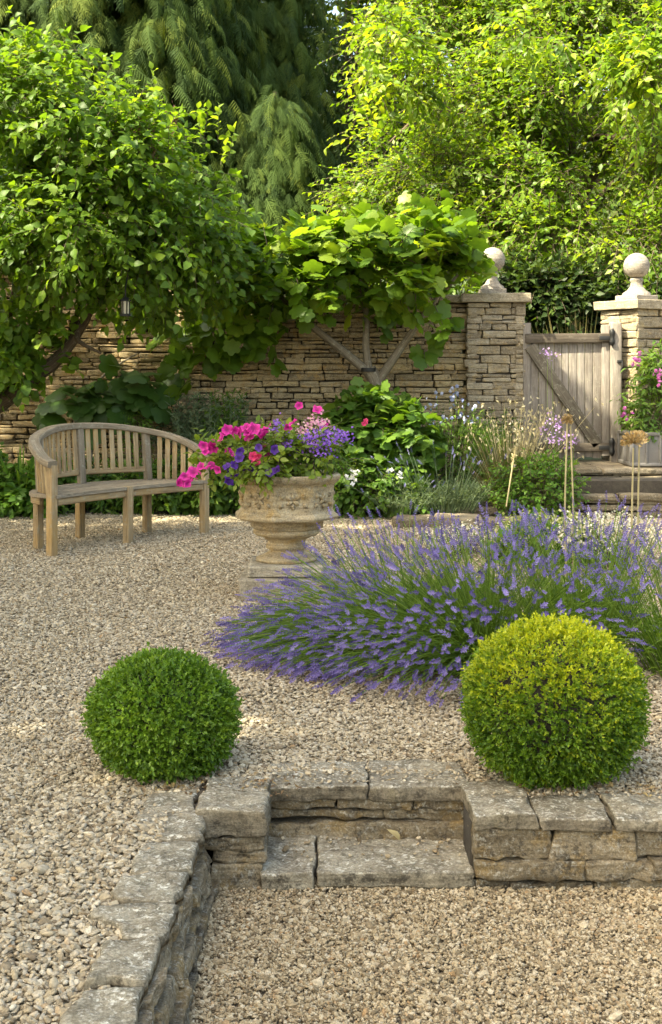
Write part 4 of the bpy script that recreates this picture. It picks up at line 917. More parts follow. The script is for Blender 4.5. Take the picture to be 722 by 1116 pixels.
# chartreuse lady's mantle and white flowers behind the lavender
def mound(name, label, cat, c, r, h, n, leafmat, leaf, tpl, fl=None, nf=0, fsize=.012, ftpl=FLOWER4, group=None, fjit=.03, L=5, ln=.1, droop=.3, fz=.75, twig=True):
    t = thing(name, label, cat, c, group); mb = MB()
    p, u = blob_points([((c[0], c[1], c[2] + h * .42), (r, r * .8, h * .58))], n, .35); k = p[:, 2] > c[2] + .02; p, u = p[k], u[k]
    sprays(mb, p, u, L, ln, leaf, tpl, droop, .6, vm=.5, vs=.18, twig=1 if twig else None)
    m_ = 24; a = unit(m_); stems(mb, np.tile(np.asarray(c, float), (m_, 1)) + a * [r * .2, r * .2, 0], np.tile(np.asarray(c, float), (m_, 1)) + a * [r * .3, r * .3, 0] + [0, 0, h * .5], np.asarray(c, float) + a * [r * .6, r * .6, h * .1] + [0, 0, h * .7], .005, .002, mi=1)
    mb.build('foliage', [leafmat, M['twig']], t)
    if fl is not None and nf:
        mb = MB(); u = unit(nf); u[:, 2] = np.abs(u[:, 2]) * fz + .15; u = norm(u); cp = np.asarray(c, float) + [0, 0, h * .42] + u * [r, r * .8, h * .62] * rng.uniform(.9, 1.12, (nf, 1))
        pts = (cp[:, None] + rng.normal(size=(nf, 6, 3)) * fjit).reshape(-1, 3)
        mb.inst(ftpl, frames(np.array([0, -.5, .8]) + rng.normal(size=(len(pts), 3)) * .6, unit(len(pts))) @ np.array([[1, 0, 0], [0, 0, -1], [0, 1, 0.]]) * (fsize * rng.uniform(.7, 1.3, len(pts)))[:, None, None], pts, rng.random(len(pts)))
        tag(mb.build('flowers', fl, t), kind='stuff')
    return t
mound('ladys_mantle', 'frothy yellow green flowering mound behind the lavender near the gate steps', 'perennial', G(600, 612), .38, .30, 120, M['herblight'], .07, IVY, M['chartreuse'], 260, .012, group='frothy mounds behind the lavender')
mound('ladys_mantle', 'pale creamy frothy mound behind the lavender at the right', 'perennial', G(672, 622), .42, .34, 120, M['greyleaf'], .05, LEAFN, M['cream'], 200, .010, group='frothy mounds behind the lavender')
mound('ladys_mantle', 'small whitish flowered mound between the lavender and the kerb stones', 'perennial', G(505, 604), .3, .18, 90, M['greyleaf'], .05, LEAFN, M['cream'], 120, .009, group='frothy mounds behind the lavender')

# ------------------------------------------------------------------ dry allium heads on tall stalks
def allium(label, x, y0, y1, Y, r, x0, spiky):
    top = P(x, y0, Y); bot = np.array([P(x0, y1, Y)[0], Y, 0]); t = thing('allium_stalk', label, 'seed head', bot, 'dry allium seed heads')
    mb = MB(); tube(mb, spline([bot, bot * .5 + top * .5 + [rng.uniform(-.02, .02), 0, 0], top], 9), np.linspace(.0058, .0045, 9), 7, var=.7); mb.build('stalk', M['straw'], t)
    if r:
        mb = MB(); n = 240 if spiky else 150; u = unit(n); u = u[u[:, 2] > (-.2 if spiky else -.8)]; n = len(u); c = top + [0, 0, r * .4]
        stems(mb, np.tile(c, (n, 1)), c + u * r * .5, c + u * r * (rng.uniform(.75, 1.05, (n, 1))), .0016, .001, 3, 3, .5)
        mb.inst(leaf4(.6), frames(u, unit(n)) * r * .34, c + u * r * .8, rng.random(n)); mb.build('head', M['drybract'], t)
allium('dry brown allium head on the right stalk of the left pair', 618.5, 460, 575, 6.9, .032, 620, False)
allium('bare straw stalk close beside the dry brown allium', 622, 464, 575, 6.95, 0, 624.5, False)
allium('large golden spidery allium head in front of the planter', 690.5, 488, 575, 6.7, .062, 690, True)
allium('second golden allium head on the stalk beside the spidery one', 697, 484, 575, 6.8, .05, 699.5, True)

# ------------------------------------------------------------------ flower bed planting
# large-leaved shrub under the fig trunk
def shrub(name, label, cat, blobs, n, mat, leaf, tpl, base, L=6, ln=.18, droop=.4, vm=.5, vs=.18, group=None, shell=.35, gt=.0, stemcol=None, nst=14):
    t = thing(name, label, cat, base, group); mb = MB(); p, u = blob_points(blobs, n, shell, 4, gt, 3); k = p[:, 2] > base[2] + .02; p, u = p[k], u[k]
    sprays(mb, p, u, L, ln, leaf, tpl, droop, .6, vm=vm, vs=vs, twig=1); mb.build('foliage', [mat, M['twig']], t)
    mb = MB(); q = p[rng.choice(len(p), min(nst, len(p)))]; b = np.tile(np.asarray(base, float), (len(q), 1)) + rng.normal(size=(len(q), 3)) * [.06, .05, 0]
    stems(mb, b, (b + q) / 2 + [0, 0, .08], q, .007, .003, 6, 5); mb.build('stems', M['twig'], t); return t
B = lambda px, Y: np.array([(px - CX) * Y / F, Y, .06])
ta = shrub('anemone_plant', 'big dark leafy clump with lobed leaves under the fig trunk', 'perennial', [pblob(405, 462, 12.4, 42, 34, .35), pblob(440, 480, 12.3, 30, 36, .3), pblob(385, 490, 12.3, 25, 30, .3), pblob(425, 448, 12.6, 20, 12, .2)], 520, M['herb'], .105, FIG, B(412, 12.4), 5, .14)
blossoms(ta, 'blossom', pf([(397, 462), (399, 459)], 11.98), face(2), .03, PETUNIA, M['redpink'])
ts = shrub('white_flower_shrub', 'low bright green shrub with small white flowers at the right of the urn', 'shrub', [pblob(400, 535, 11.95, 46, 26, .3), pblob(372, 520, 12.0, 22, 26, .25), pblob(440, 545, 11.9, 25, 18, .25)], 420, M['herb'], .065, LEAF8, B(400, 11.95), 6, .14)
mb = MB(); pts = np.concatenate([P(384, 519, 11.6) + rng.normal(size=(14, 3)) * .035, P(434, 514, 11.6) + rng.normal(size=(5, 3)) * .03]); mb.inst(FLOWER4, frames(np.array([0, -.5, .8]) + rng.normal(size=(len(pts), 3)) * .5, unit(len(pts))) @ np.array([[1, 0, 0], [0, 0, -1], [0, 1, 0.]]) * .024, pts, rng.random(len(pts))); tag(mb.build('flowers', M['white'], ts), kind='stuff')
# campanula
tc = shrub('campanula_plant', 'tall pale blue bellflowers against the wall left of the gate pier', 'flowers', [pblob(492, 490, 12.6, 34, 40, .25)], 130, M['herb'], .08, LEAFN, B(490, 12.6), 7, .22)
mb = MB(); tips = np.array(pf([(466, 438), (472, 446), (477, 430), (483, 452), (490, 436), (495, 441), (500, 429), (503, 446), (508, 435), (512, 455), (519, 443), (497, 424), (470, 459), (487, 460), (505, 457)], 12.55, .15)); b = np.tile(B(490, 12.6), (len(tips), 1)) + rng.normal(size=(len(tips), 3)) * [.1, .08, 0]
stems(mb, b, (b + tips) / 2 + [0, 0, .1], tips, .004, .002, 6); mb.build('stalks', M['lavstem'], tc)
mb = MB(); pts = np.concatenate([p_ + rng.normal(size=(4, 3)) * [.028, .03, .04] for p_ in tips]); mb.inst(flower(5, .3, .7), frames(rng.normal(size=(len(pts), 3)) + [0, -.7, -.2], unit(len(pts))) @ np.array([[1, 0, 0], [0, 0, -1], [0, 1, 0.]]) * .021, pts, rng.random(len(pts))); tag(mb.build('flowers', M['paleblue'], tc), kind='stuff')
# fennel-like feathery clump
def feathery(name, label, cat, base, r, h, n, mat, w=.004, group=None, lean=(0, 0, 0)):
    t = thing(name, label, cat, base, group); mb = MB(); base = np.asarray(base, float)
    d = rng.normal(size=(n, 3)) * [1, .8, 0]; P0 = base + d * r * .25; P2 = base + d * r * .6 + np.array([0, 0, 1]) * h * rng.uniform(.6, 1.05, (n, 1)) + np.asarray(lean); P1 = (P0 + P2) / 2 + d * r * .1
    stems(mb, P0, P1, P2, .0035, .0015, 6, 3, mi=0)
    for f in np.linspace(.3, 1, 9):
        c = bez(P0, P1, P2, np.array([f]))[:, 0]; c = np.repeat(c, 4, 0); q = norm(rng.normal(size=c.shape) + [0, 0, .7]) * rng.uniform(.05, .13, (len(c), 1)) * (1.15 - f * .5)
        ribbons(mb, c, c + q * .5 + [0, 0, .01], c + q, w, 3, np.clip(.5 + .2 * rng.normal(size=len(c)), 0, 1))
    mb.build('foliage', mat, t); return t
feathery('fennel_plant', 'dark green feathery clump between bellflowers and the oat grass', 'perennial', B(530, 12.7), .28, .85, 120, M['herb'], .007)
feathery('rosemary_shrub', 'wispy olive green shrub behind the right end of the bench', 'shrub', B(226, 12.95), .3, 1.0, 130, M['greyleaf'], .012)
feathery('rosemary_shrub', 'second wispy shrub closer to the urn, with yellowish tips', 'shrub', B(245, 12.9), .18, 1.05, 60, M['herb'], .012)
# catmint and other blue spikes
lavender('grey green catmint clump with upright blue spikes behind the kerb stones', B(482, 11.9), 55, .60, (0, 0, 0), .9, 1.0, .15, .35, .055, M['catmint'], M['greyleaf'], 320, 'catmint_plant', 'catmint', 'catmint clumps', gr=.004)
lavender('thinner catmint clump at the foot of the leafy shrub', B(440, 11.75), 26, .42, (.1, 0, 0), .9, .9, .15, .2, .05, M['catmint'], M['greyleaf'], 160, 'catmint_plant', 'catmint', 'catmint clumps', gr=.004)
# oat grass
t = thing('oat_grass', 'golden oat grass with pale dangling seed heads in front of the gate', 'grass', B(560, 12.1)); base = B(556, 12.1)
n = 420; d = rng.normal(size=(n, 3)) * [.20, .2, 0]; P0 = base + d * .35; P2 = base + d + [.0, 0, 0] + np.array([0, 0, 1]) * rng.uniform(.25, .72, (n, 1)); mb = MB(); ribbons(mb, P0, (P0 + P2) / 2 + [0, 0, .12], P2, .008, 6, rng.random(n)); mb.build('blades', M['grassbrown'], t)
n = 110; d = rng.normal(size=(n, 3)) * [.19, .2, 0] + [.10, 0, 0]; P0 = base + d * .2; P2 = base + d * 1.2 + np.array([0, 0, 1]) * rng.uniform(.5, 1.0, (n, 1)); mb = MB(); stems(mb, P0, (P0 + P2) / 2 + [0, 0, .1], P2, .003, .0015, 6, 3, .7); mb.build('stalks', M['straw'], t)
mb = MB(); pts = np.repeat(P2, 4, 0) + rng.normal(size=(n * 4, 3)) * [.05, .05, .06]; mb.inst(leaf4(.5, .1, .1), frames(rng.normal(size=(len(pts), 3)) * .5 + [0, 0, -1], unit(len(pts))) * .040, pts, rng.random(len(pts))); tag(mb.build('seed_heads', M['oat'], t), kind='stuff')
mound('geranium_mound', 'fresh bright green leafy mound in front of the gate', 'perennial', B(585, 11.75), .40, .52, 620, M['herblight'], .045, LEAF4, None, L=6, ln=.12)
tv2 = shrub('verbena_bonariensis', 'thin stems of mauve flower clusters in front of the gate planks', 'flowers', [pblob(607, 515, 12.0, 16, 18, .1)], 20, M['herb'], .06, LEAFN, B(607, 12.0), 5, .1)
mb = MB(); tips = np.array(pf([(592, 468), (598, 474), (605, 455), (609, 466), (603, 480), (612, 478), (622, 474), (618, 488), (626, 482), (600, 462), (601, 388), (597, 384)], 11.95, .1)); b = np.tile(B(607, 12.0), (len(tips), 1)) + rng.normal(size=(len(tips), 3)) * [.08, .05, 0]; stems(mb, b, (b + tips) / 2 + [0, 0, .05], tips, .003, .0015, 6); mb.build('stalks', M['lavstem'], tv2)
mb = MB(); pts = np.concatenate([p_ + rng.normal(size=(12, 3)) * [.035, .03, .025] for p_ in tips]); mb.inst(FLOWER4, frames(np.array([0, -.5, .8]) + rng.normal(size=(len(pts), 3)) * .5, unit(len(pts))) @ np.array([[1, 0, 0], [0, 0, -1], [0, 1, 0.]]) * .012, pts, rng.random(len(pts))); tag(mb.build('flowers', M['mauve'], tv2), kind='stuff')
t = thing('seed_stalk', 'pale tapering seed spike leaning up in front of the oat grass', 'seed head', B(551, 11.2)); a = P(552, 552, 11.2); b = P(562, 488, 11.2)
mb = MB(); tube(mb, [a, (a + b) / 2, b], [.006, .007, .004], 6, .8); c = np.linspace(0, 1, 40)[:, None]; pts = (a * .35 + b * .65) * (1 - c) + b * c; mb.inst(leaf4(.5), frames(rng.normal(size=(40, 3)) + [0, 0, 1.5], unit(40)) * .035, pts, .8); mb.build('spike', M['straw'], t)

# plants behind and under the bench
t = thing('iris_clump', 'fan of long pale green iris blades left of the bench', 'iris', B(22, 11.9)); base = B(24, 11.9); n = 26; d = rng.normal(size=(n, 3)) * [.14, .08, 0]
mb = MB(); P2 = base + d * 1.5 + np.array([0, 0, 1]) * rng.uniform(.3, .68, (n, 1)); ribbons(mb, base + d * .3, base + d * .7 + [0, 0, .35], P2, .03, 8, rng.random(n)); mb.build('blades', M['herblight'], t)
lows = [(28, 12.0, .26, .36, 'herblight', LEAF8, .085, 'bright green leafy rosette at the left end of the bench'), (-18, 12.1, .3, .5, 'herb', LEAF8, .08, 'dark leafy plant at the left edge behind the bench'),
        (66, 12.3, .3, .42, 'herb', LEAF8, .075, 'low leafy plant seen through the left bench legs'), (108, 12.35, .28, .40, 'figshade', LEAFN, .10, 'narrow leaved plant under the middle of the bench'),
        (140, 12.3, .26, .36, 'herb', LEAFN, .10, 'grassy leaved plant behind the middle front bench leg'), (185, 12.2, .36, .42, 'herb', LEAF8, .065, 'dense low shrub under the right half of the bench'),
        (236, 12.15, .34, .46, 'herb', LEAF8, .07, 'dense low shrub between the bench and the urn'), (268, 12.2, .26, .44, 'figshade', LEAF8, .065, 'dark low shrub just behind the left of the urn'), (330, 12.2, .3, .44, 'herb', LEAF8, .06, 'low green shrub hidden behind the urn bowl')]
for px, Y, r, h, mt, tpl, lf, lab in lows:
    b = B(px, Y); shrub('low_shrub', lab, 'shrub', [(b + [0, 0, h * .42], np.array([r, .25, h * .6]))], int(300 * r / .3), M[mt], lf, tpl, b, 6, .13, group='low plants along the foot of the wall')
shrub('spurge_plant', 'yellow green spurge showing just above the bench back', 'perennial', [pblob(147, 452, 12.9, 16, 10, .12), pblob(147, 475, 12.9, 14, 20, .12)], 90, M['herblight'], .06, LEAFN, B(147, 12.9), 7, .12, vm=.8)
shrub('wall_creeper', 'small greenery at the foot of the wall above the bench', 'shrub', [pblob(190, 470, 13.05, 26, 18, .12)], 90, M['greyleaf'], .05, LEAF4, B(190, 13.0), 6, .12)

# ------------------------------------------------------------------ lead planter by the gate
pc = np.array([P(712, 500, 12.75)[0], 12.75, .427]); t = thing('lead_planter', 'square grey lead planter with panelled sides on the step by the gate', 'planter', pc)
w = .29
mb = MB(); box(mb, pc + [0, 0, .165], (w * 2 - .03, w * 2 - .03, .32), r=.006); mb.build('body', M['lead'], t)
mb = MB()
for z_ in (.02, .315): box(mb, pc + [0, 0, z_], (w * 2, w * 2, .035), r=.006)
mb.build('rim', M['lead'], t)
mb = MB()
for sx in (-.27, -.135, 0, .135, .27): box(mb, pc + [sx, -w + .01, .168], (.022, .03, .27), r=.004)
for sy in (-.27, 0, .27): box(mb, pc + [-w + .01, sy, .168], (.03, .022, .27), r=.004)
mb.build('panel_moulding', M['lead'], t)
tpn = shrub('penstemon_plant', 'leafy penstemon with pink flower spikes growing in the lead planter', 'flowers', [pblob(716, 446, 12.75, 26, 34, .22), pblob(720, 402, 12.75, 14, 20, .15)], 330, M['herb'], .08, leaf8(.3, .06, .2), pc + [0, 0, .3], 7, .18, .5)
mb = MB(); pts = np.concatenate([P(x, y, 12.45) + rng.normal(size=(k_, 3)) * [.025, .03, .05] for x, y, k_ in ((693, 390, 11), (717, 410, 10), (683, 450, 7))]); mb.inst(flower(5, .3, .8), frames(rng.normal(size=(len(pts), 3)) + [0, -.8, -.2], unit(len(pts))) @ np.array([[1, 0, 0], [0, 0, -1], [0, 1, 0.]]) * .022, pts, rng.random(len(pts))); tag(mb.build('flowers', M['orchid'], tpn), kind='stuff')

# ------------------------------------------------------------------ wall lantern
lc = P(137, 334, 11.2); t = thing('hanging_lantern', 'small black lantern with pale glass hanging under the lilac', 'lantern', lc)
s_ = 11.2 / F
mb = MB(); lathe(mb, [(.001, 10.5 * s_), (2.5 * s_, 10 * s_), (6.2 * s_, 7 * s_), (6.4 * s_, 6 * s_), (4.6 * s_, 5.6 * s_)], 6, c=lc); tube(mb, [lc + [0, 0, 10 * s_], lc + [0, 0, 20 * s_], lc + [.01, .05, 34 * s_], lc + [.0, .3, 48 * s_]], .007, 6); mb.build('roof', M['iron'], t, smooth=False)
mb = MB(); lathe(mb, [(4.4 * s_, 5.6 * s_), (4.0 * s_, -8 * s_)], 6, c=lc); mb.build('pane', M['glass'], t, smooth=False)
mb = MB(); lathe(mb, [(.001, -11 * s_), (5.6 * s_, -10.5 * s_), (5.8 * s_, -8 * s_), (.001, -7.8 * s_)], 6, c=lc)
for k in range(6):
    a = k * math.pi / 3; tube(mb, [lc + [4.5 * s_ * math.cos(a), 4.5 * s_ * math.sin(a), 5.7 * s_], lc + [4.2 * s_ * math.cos(a), 4.2 * s_ * math.sin(a), -8 * s_]], .006, 5)
mb.build('frame', M['iron'], t, smooth=False)

# ------------------------------------------------------------------ fig trained on the wall
base = np.array([P(412, 500, 13.05)[0], 13.08, .05]); t = thing('fig_tree', 'fig tree with pale forked trunk and large lobed leaves trained over the wall', 'tree', base)
def pp(lst): return np.array([P(*q) for q in lst])
mb = MB()
tube(mb, spline(np.concatenate([[base], pp([(414, 450, 13.0), (410, 418, 13.0), (402, 402, 13.0)])]), 14), np.linspace(.09, .07, 14), 10, .4, wob=.15)
tube(mb, spline(pp([(404, 408, 13.0), (388, 394, 12.98), (366, 376, 12.95), (346, 360, 12.9), (318, 335, 12.85), (285, 305, 12.8)]), 20), np.linspace(.054, .022, 20), 9, .4, wob=.12)
tube(mb, spline(pp([(402, 404, 13.0), (399, 375, 12.98), (400, 345, 12.95), (396, 305, 12.9), (388, 270, 12.85)]), 18), np.linspace(.044, .018, 18), 9, .4, wob=.12)
tube(mb, spline(pp([(410, 418, 13.0), (420, 404, 12.98), (434, 384, 12.95), (447, 365, 12.92), (468, 335, 12.88), (500, 300, 12.8)]), 20), np.linspace(.054, .02, 20), 9, .4, wob=.12)
tube(mb, spline(pp([(330, 345, 12.9), (290, 352, 13.0), (240, 360, 13.05), (190, 372, 13.05)]), 14), np.linspace(.03, .012, 14), 7, .5, wob=.1)
mb.build('trunk', M['bark_fig'], t)
mb = MB(); a = P(401.5, 403, 12.98); tube(mb, [a + [0, 0, -.02], a + [0, 0, .02]], .082, 12); mb.build('tie_band', M['iron'], t)
blobs = [pblob(262, 306, 12.75, 38, 24, .4), pblob(310, 298, 12.6, 48, 34, .5), pblob(370, 290, 12.6, 55, 36, .5), pblob(430, 294, 12.6, 52, 38, .5), pblob(476, 298, 12.6, 32, 36, .45), pblob(490, 316, 12.7, 22, 28, .3), pblob(484, 290, 12.8, 18, 22, .3), pblob(506, 304, 12.85, 12, 22, .2), pblob(508, 335, 12.85, 12, 18, .2), pblob(455, 262, 12.8, 50, 14, .35), pblob(400, 266, 12.8, 60, 16, .4), pblob(488, 262, 12.9, 26, 14, .3)]
mb = MB(); p, u = blob_points(blobs, 410, .3, 2.6, .38, 5); sprays(mb, p, u * [1, 1, .7] + [0, 0, .25], 6, .30, .148, FIG, .22, .6, roll=.5, vm=.5, vs=.2, twig=1, twig_r=.006)
low = [pblob(225, 340, 13.0, 36, 14, .15), pblob(205, 375, 13.02, 28, 14, .12), pblob(245, 385, 13.02, 28, 18, .12), pblob(232, 412, 13.02, 34, 12, .12), pblob(290, 368, 13.0, 24, 16, .12), pblob(268, 345, 13.0, 28, 14, .15), pblob(462, 368, 13.0, 14, 16, .1), pblob(488, 358, 13.0, 14, 8, .1)]
p, u = blob_points(low, 44, .2, 3, .2, 6); sprays(mb, p, u * [1, .4, 1] + [0, -.5, 0], 5, .16, .165, FIG, .7, .5, roll=.35, vm=.4, vs=.12, twig=1, twig_r=.005, face=1.2)
mb.build('crown', [M['fig'], M['twig']], t)
base = B(95, 13.0); t = thing('fig_sapling', 'smaller fig with a few broad dark leaves on the wall behind the bench', 'tree', base)
mb = MB(); tube(mb, spline(np.concatenate([[base], pp([(105, 440, 13.0), (112, 410, 13.05), (150, 385, 13.1)])]), 12), np.linspace(.022, .008, 12), 6, .5); mb.build('trunk', M['bark_fig'], t)
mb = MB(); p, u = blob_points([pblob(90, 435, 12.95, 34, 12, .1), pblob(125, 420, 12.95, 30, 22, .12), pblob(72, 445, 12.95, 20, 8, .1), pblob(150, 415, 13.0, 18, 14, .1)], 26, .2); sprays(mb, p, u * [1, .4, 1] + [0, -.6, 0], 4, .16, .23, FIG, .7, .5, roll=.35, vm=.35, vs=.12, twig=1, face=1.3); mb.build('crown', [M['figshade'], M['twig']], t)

# ------------------------------------------------------------------ lilac at the left
base = np.array([P(-45, 600, 12.0)[0], 12.0, .05]); t = thing('lilac_tree', 'large leafy lilac with leaning brown trunk hanging over the wall at the left', 'tree', base)
mb = MB()
tube(mb, spline(np.concatenate([[base], pp([(-20, 460, 12.0), (10, 432, 12.0), (42, 408, 12.0), (66, 388, 12.05), (92, 350, 12.1), (120, 290, 12.0), (150, 220, 11.9)])]), 26), np.linspace(.105, .025, 26), 10, .5, wob=.2)
for l in ([(20, 425, 12.0), (24, 360, 12.1), (30, 300, 12.2), (40, 220, 12.0), (45, 110, 11.8)], [(-20, 450, 12.0), (5, 370, 12.15), (16, 310, 12.2), (20, 240, 12.1), (0, 120, 11.8)], [(66, 388, 12.05), (85, 340, 12.2), (90, 290, 12.2), (80, 200, 12.0)], [(110, 320, 12.2), (140, 315, 12.2), (140, 270, 12.2), (180, 210, 12.0)], [(90, 350, 12.1), (85, 370, 11.9), (110, 385, 11.8)], [(125, 290, 12.0), (170, 285, 12.1), (215, 260, 12.0)]):
    tube(mb, spline(pp(l), 16), np.linspace(.038, .010, 16), 7, .5, wob=.2)
mb.build('trunk', M['bark'], t)
blobs = [pblob(30, 130, 11.7, 60, 70, .7), pblob(95, 150, 11.6, 60, 60, .75), pblob(155, 190, 11.7, 60, 62, .75), pblob(210, 220, 11.9, 48, 60, .6), pblob(20, 230, 11.6, 60, 60, .7), pblob(90, 240, 11.5, 70, 58, .8), pblob(165, 260, 11.7, 60, 48, .7), pblob(225, 265, 12.0, 34, 38, .5), pblob(45, 85, 11.8, 34, 40, .4), pblob(100, 110, 11.9, 30, 30, .4), pblob(165, 140, 11.9, 26, 34, .35), pblob(-40, 180, 11.6, 60, 110, .8), pblob(130, 300, 12.0, 40, 16, .4), pblob(200, 310, 12.3, 40, 14, .35)]
mb = MB(); p, u = blob_points(blobs, 2300, .25, 1.6, .42, 8); sprays(mb, p, u, 8, .38, .088, leaf8(.68, .09, .22), .42, .6, roll=.55, vm=.45, vs=.17, twig=1)
tips = pp([(45, 40, 11.8), (52, 34, 11.8), (96, 82, 11.9), (165, 95, 11.9), (162, 104, 11.9), (222, 118, 11.9), (228, 124, 11.9), (100, 78, 11.9), (30, 60, 11.7), (10, 55, 11.6), (70, 70, 11.8), (130, 120, 11.8), (245, 148, 11.9), (190, 150, 11.9)]); tips = np.repeat(tips, 2, 0) + rng.normal(size=(28, 3)) * .05
sprays(mb, tips - [0, 0, .28], np.tile([0, 0, 1.], (28, 1)), 10, .32, .085, LEAF8, .0, .9, vm=.75, vs=.1, twig=1, jit=.25)
lowb = [pblob(20, 350, 11.8, 40, 26, .35), pblob(60, 372, 11.7, 36, 18, .3), pblob(15, 395, 11.8, 34, 20, .3), pblob(70, 335, 12.0, 40, 20, .3), pblob(150, 330, 12.4, 36, 12, .25), pblob(75, 395, 11.7, 16, 10, .2)]
p, u = blob_points(lowb, 210, .2, 3, .3, 9); sprays(mb, p, u, 7, .22, .10, LEAFW, .45, .5, roll=.5, vm=.5, vs=.2, twig=1)
mb.build('crown', [M['lilac'], M['twig']], t)
for (x, y) in ((188, 132), (152, 142), (168, 162)):
    mb = MB(); c = P(x, y, 11.35); q = c + rng.normal(size=(70, 3)) * [.022, .022, .075]; mb.inst(leaf4(.5), frames(rng.normal(size=(70, 3)) + [0, 0, 1], unit(70)) * .028, q, rng.random(70)); stems(mb, np.array([c - [0, 0, .3]]), np.array([c - [0, 0, .1]]), np.array([c + [0, 0, .1]]), .004, .003); mb.build('seed_head', M['seed'], t)

# ------------------------------------------------------------------ trees beyond the wall
def ground_z(y): return .40 + max(0, y - 24) * .30
def limbs(mb, base, top, r, blobs, n, var=.5):
    top = np.asarray(top, float); base = np.asarray(base, float)
    path = spline([base, base * .6 + top * .4 + rng.normal(size=3) * .15, top], 14); tube(mb, path, np.linspace(r, r * .35, 14), 9, var, wob=.15)
    for k in range(n):
        b = blobs[k % len(blobs)]; e = b[0] + unit(1)[0] * b[1] * .7; s_ = path[rng.integers(3, 12)]
        tube(mb, spline([s_, s_ * .5 + e * .5 + [0, 0, .25], e], 10), np.linspace(r * .35, r * .06, 10), 6, var, wob=.15)
def tree(name, label, blobs, n, mat, leaf, tpl, base, r, L=8, ln=.5, droop=.5, vm=.5, vs=.18, gs=1.1, gt=.3, shell=.4, group='trees beyond the wall', bark=None, nl=10, view=.5, roll=.5, top=None):
    t = thing(name, label, 'tree', base, group); mb = MB(); c = np.mean([b[0] for b in blobs], 0)
    limbs(mb, base, c + [0, 0, .5] if top is None else top, r, blobs, nl); mb.build('trunk', bark or M['bark'], t)
    mb = MB(); p, u = blob_points(blobs, n, shell, gs, gt, len(blobs) + 4, view); sprays(mb, p, u, L, ln, leaf, tpl, droop, .6, roll=roll, vm=vm, vs=vs, twig=1, twig_r=.006)
    mb.build('crown', [mat, M['twig']], t); return t
# big bright deciduous tree on the right
bb = [pblob(535, 95, 17.7, 70, 50, .8), pblob(620, 85, 17.4, 80, 50, .8), pblob(560, 150, 17.0, 60, 40, .6), pblob(470, 60, 18.6, 80, 100, 1.0), pblob(560, 40, 18.4, 90, 90, 1.2), pblob(660, 40, 18.2, 100, 90, 1.2), pblob(445, 130, 18.0, 55, 60, .9), pblob(520, 130, 17.4, 80, 60, 1.0), pblob(610, 130, 17.1, 90, 70, 1.1), pblob(700, 130, 16.8, 80, 80, 1.1), pblob(425, 215, 17.4, 55, 46, .8), pblob(500, 200, 16.7, 80, 50, .9), pblob(590, 205, 16.3, 90, 50, .9), pblob(690, 210, 16.0, 80, 55, .9), pblob(430, 262, 17.0, 46, 26, .6), pblob(505, 255, 16.2, 70, 34, .7), pblob(600, 258, 15.8, 80, 30, .7), pblob(690, 270, 15.6, 70, 36, .7),
      pblob(580, -40, 19.2, 160, 60, 1.0), pblob(720, -20, 18.8, 100, 80, 1.0), pblob(800, 120, 17, 90, 150, 1.4)]
tb = tree('beech_tree', 'tall sunlit yellow green deciduous tree filling the upper right behind the gate', bb, 9600, M['beech'], .092, LEAF4, np.array([P(610, 380, 18.6)[0], 18.6, .4]), .26, 8, .5, .55, .5, .2, .9, .33, .35, view=.55, nl=16, top=P(600, -60, 19.2))
mb = MB()
for l in ([(600, 150, 18.2), (560, 122, 17.3), (525, 120, 16.9), (480, 122, 16.6)], [(640, 150, 18), (670, 150, 16.9), (700, 155, 16.2), (730, 165, 15.9)], [(560, 240, 17.6), (600, 232, 16.4), (650, 215, 16)]):
    tube(mb, spline(pp(l), 12), np.linspace(.06, .02, 12), 7, .3, wob=.15)
mb.build('limb', M['bark'], tb)
mb = MB(); nb = [pblob(690, 95, 14.8, 40, 36, .4), pblob(715, 60, 14.8, 36, 36, .4), pblob(660, 60, 15.2, 30, 40, .4), pblob(600, 30, 15.2, 50, 30, .4), pblob(440, 90, 15.6, 36, 20, .3), pblob(410, 165, 15.8, 22, 30, .3), pblob(430, 40, 15.8, 30, 24, .3), pblob(560, 200, 15.6, 26, 24, .3)]
p, u = blob_points(nb, 420, .2, 2, .35, 12, .5); sprays(mb, p, u, 9, .42, .115, leaf8(.5, .08, .2), .5, .6, roll=.6, vm=.6, vs=.2, twig=1, twig_r=.006); mb.build('outer_sprays', [M['beech'], M['twig']], tb)

# drooping conifers on the left
def frond_tpl(nb=11, seed=0):
    r = np.random.default_rng(seed); V = []; Fc = []
    def ax(t): return np.array([.06 * math.sin(t * 2 + seed), t * .92, -.35 * t * t])
    def strip(a, b, w, dz):
        m_ = (a + b) / 2 + [0, 0, dz]; d = b - a; s_ = np.cross(d, [0, 0, 1.]); s_ = s_ / max(np.linalg.norm(s_), 1e-6) * w; i = len(V)
        V.extend([a - s_ * .6, a + s_ * .6, m_ - s_, m_ + s_, b]); Fc.extend([(i, i + 1, i + 3), (i, i + 3, i + 2), (i + 2, i + 3, i + 4)])
    for k in range(nb):
        t0 = (k + .5) / nb; a = ax(t0); ll = .36 * (1 - t0 * .72) * r.uniform(.7, 1.2)
        for sg in (-1, 1):
            b = a + np.array([sg * ll * .75, ll * .6, -ll * .55 * r.uniform(.6, 1.5)]); strip(a, b, .015, .01)
            for f in (.35, .6, .8):
                c = a + (b - a) * f; strip(c, c + np.array([sg * .02 + r.normal() * .05, .08, -.11]) * r.uniform(.7, 1.5), .011, 0)
        strip(a, ax(min(1, t0 + 1.3 / nb)), .014, 0)
    return np.array(V), np.array(Fc)
FR = [frond_tpl(11, s) for s in range(3)]
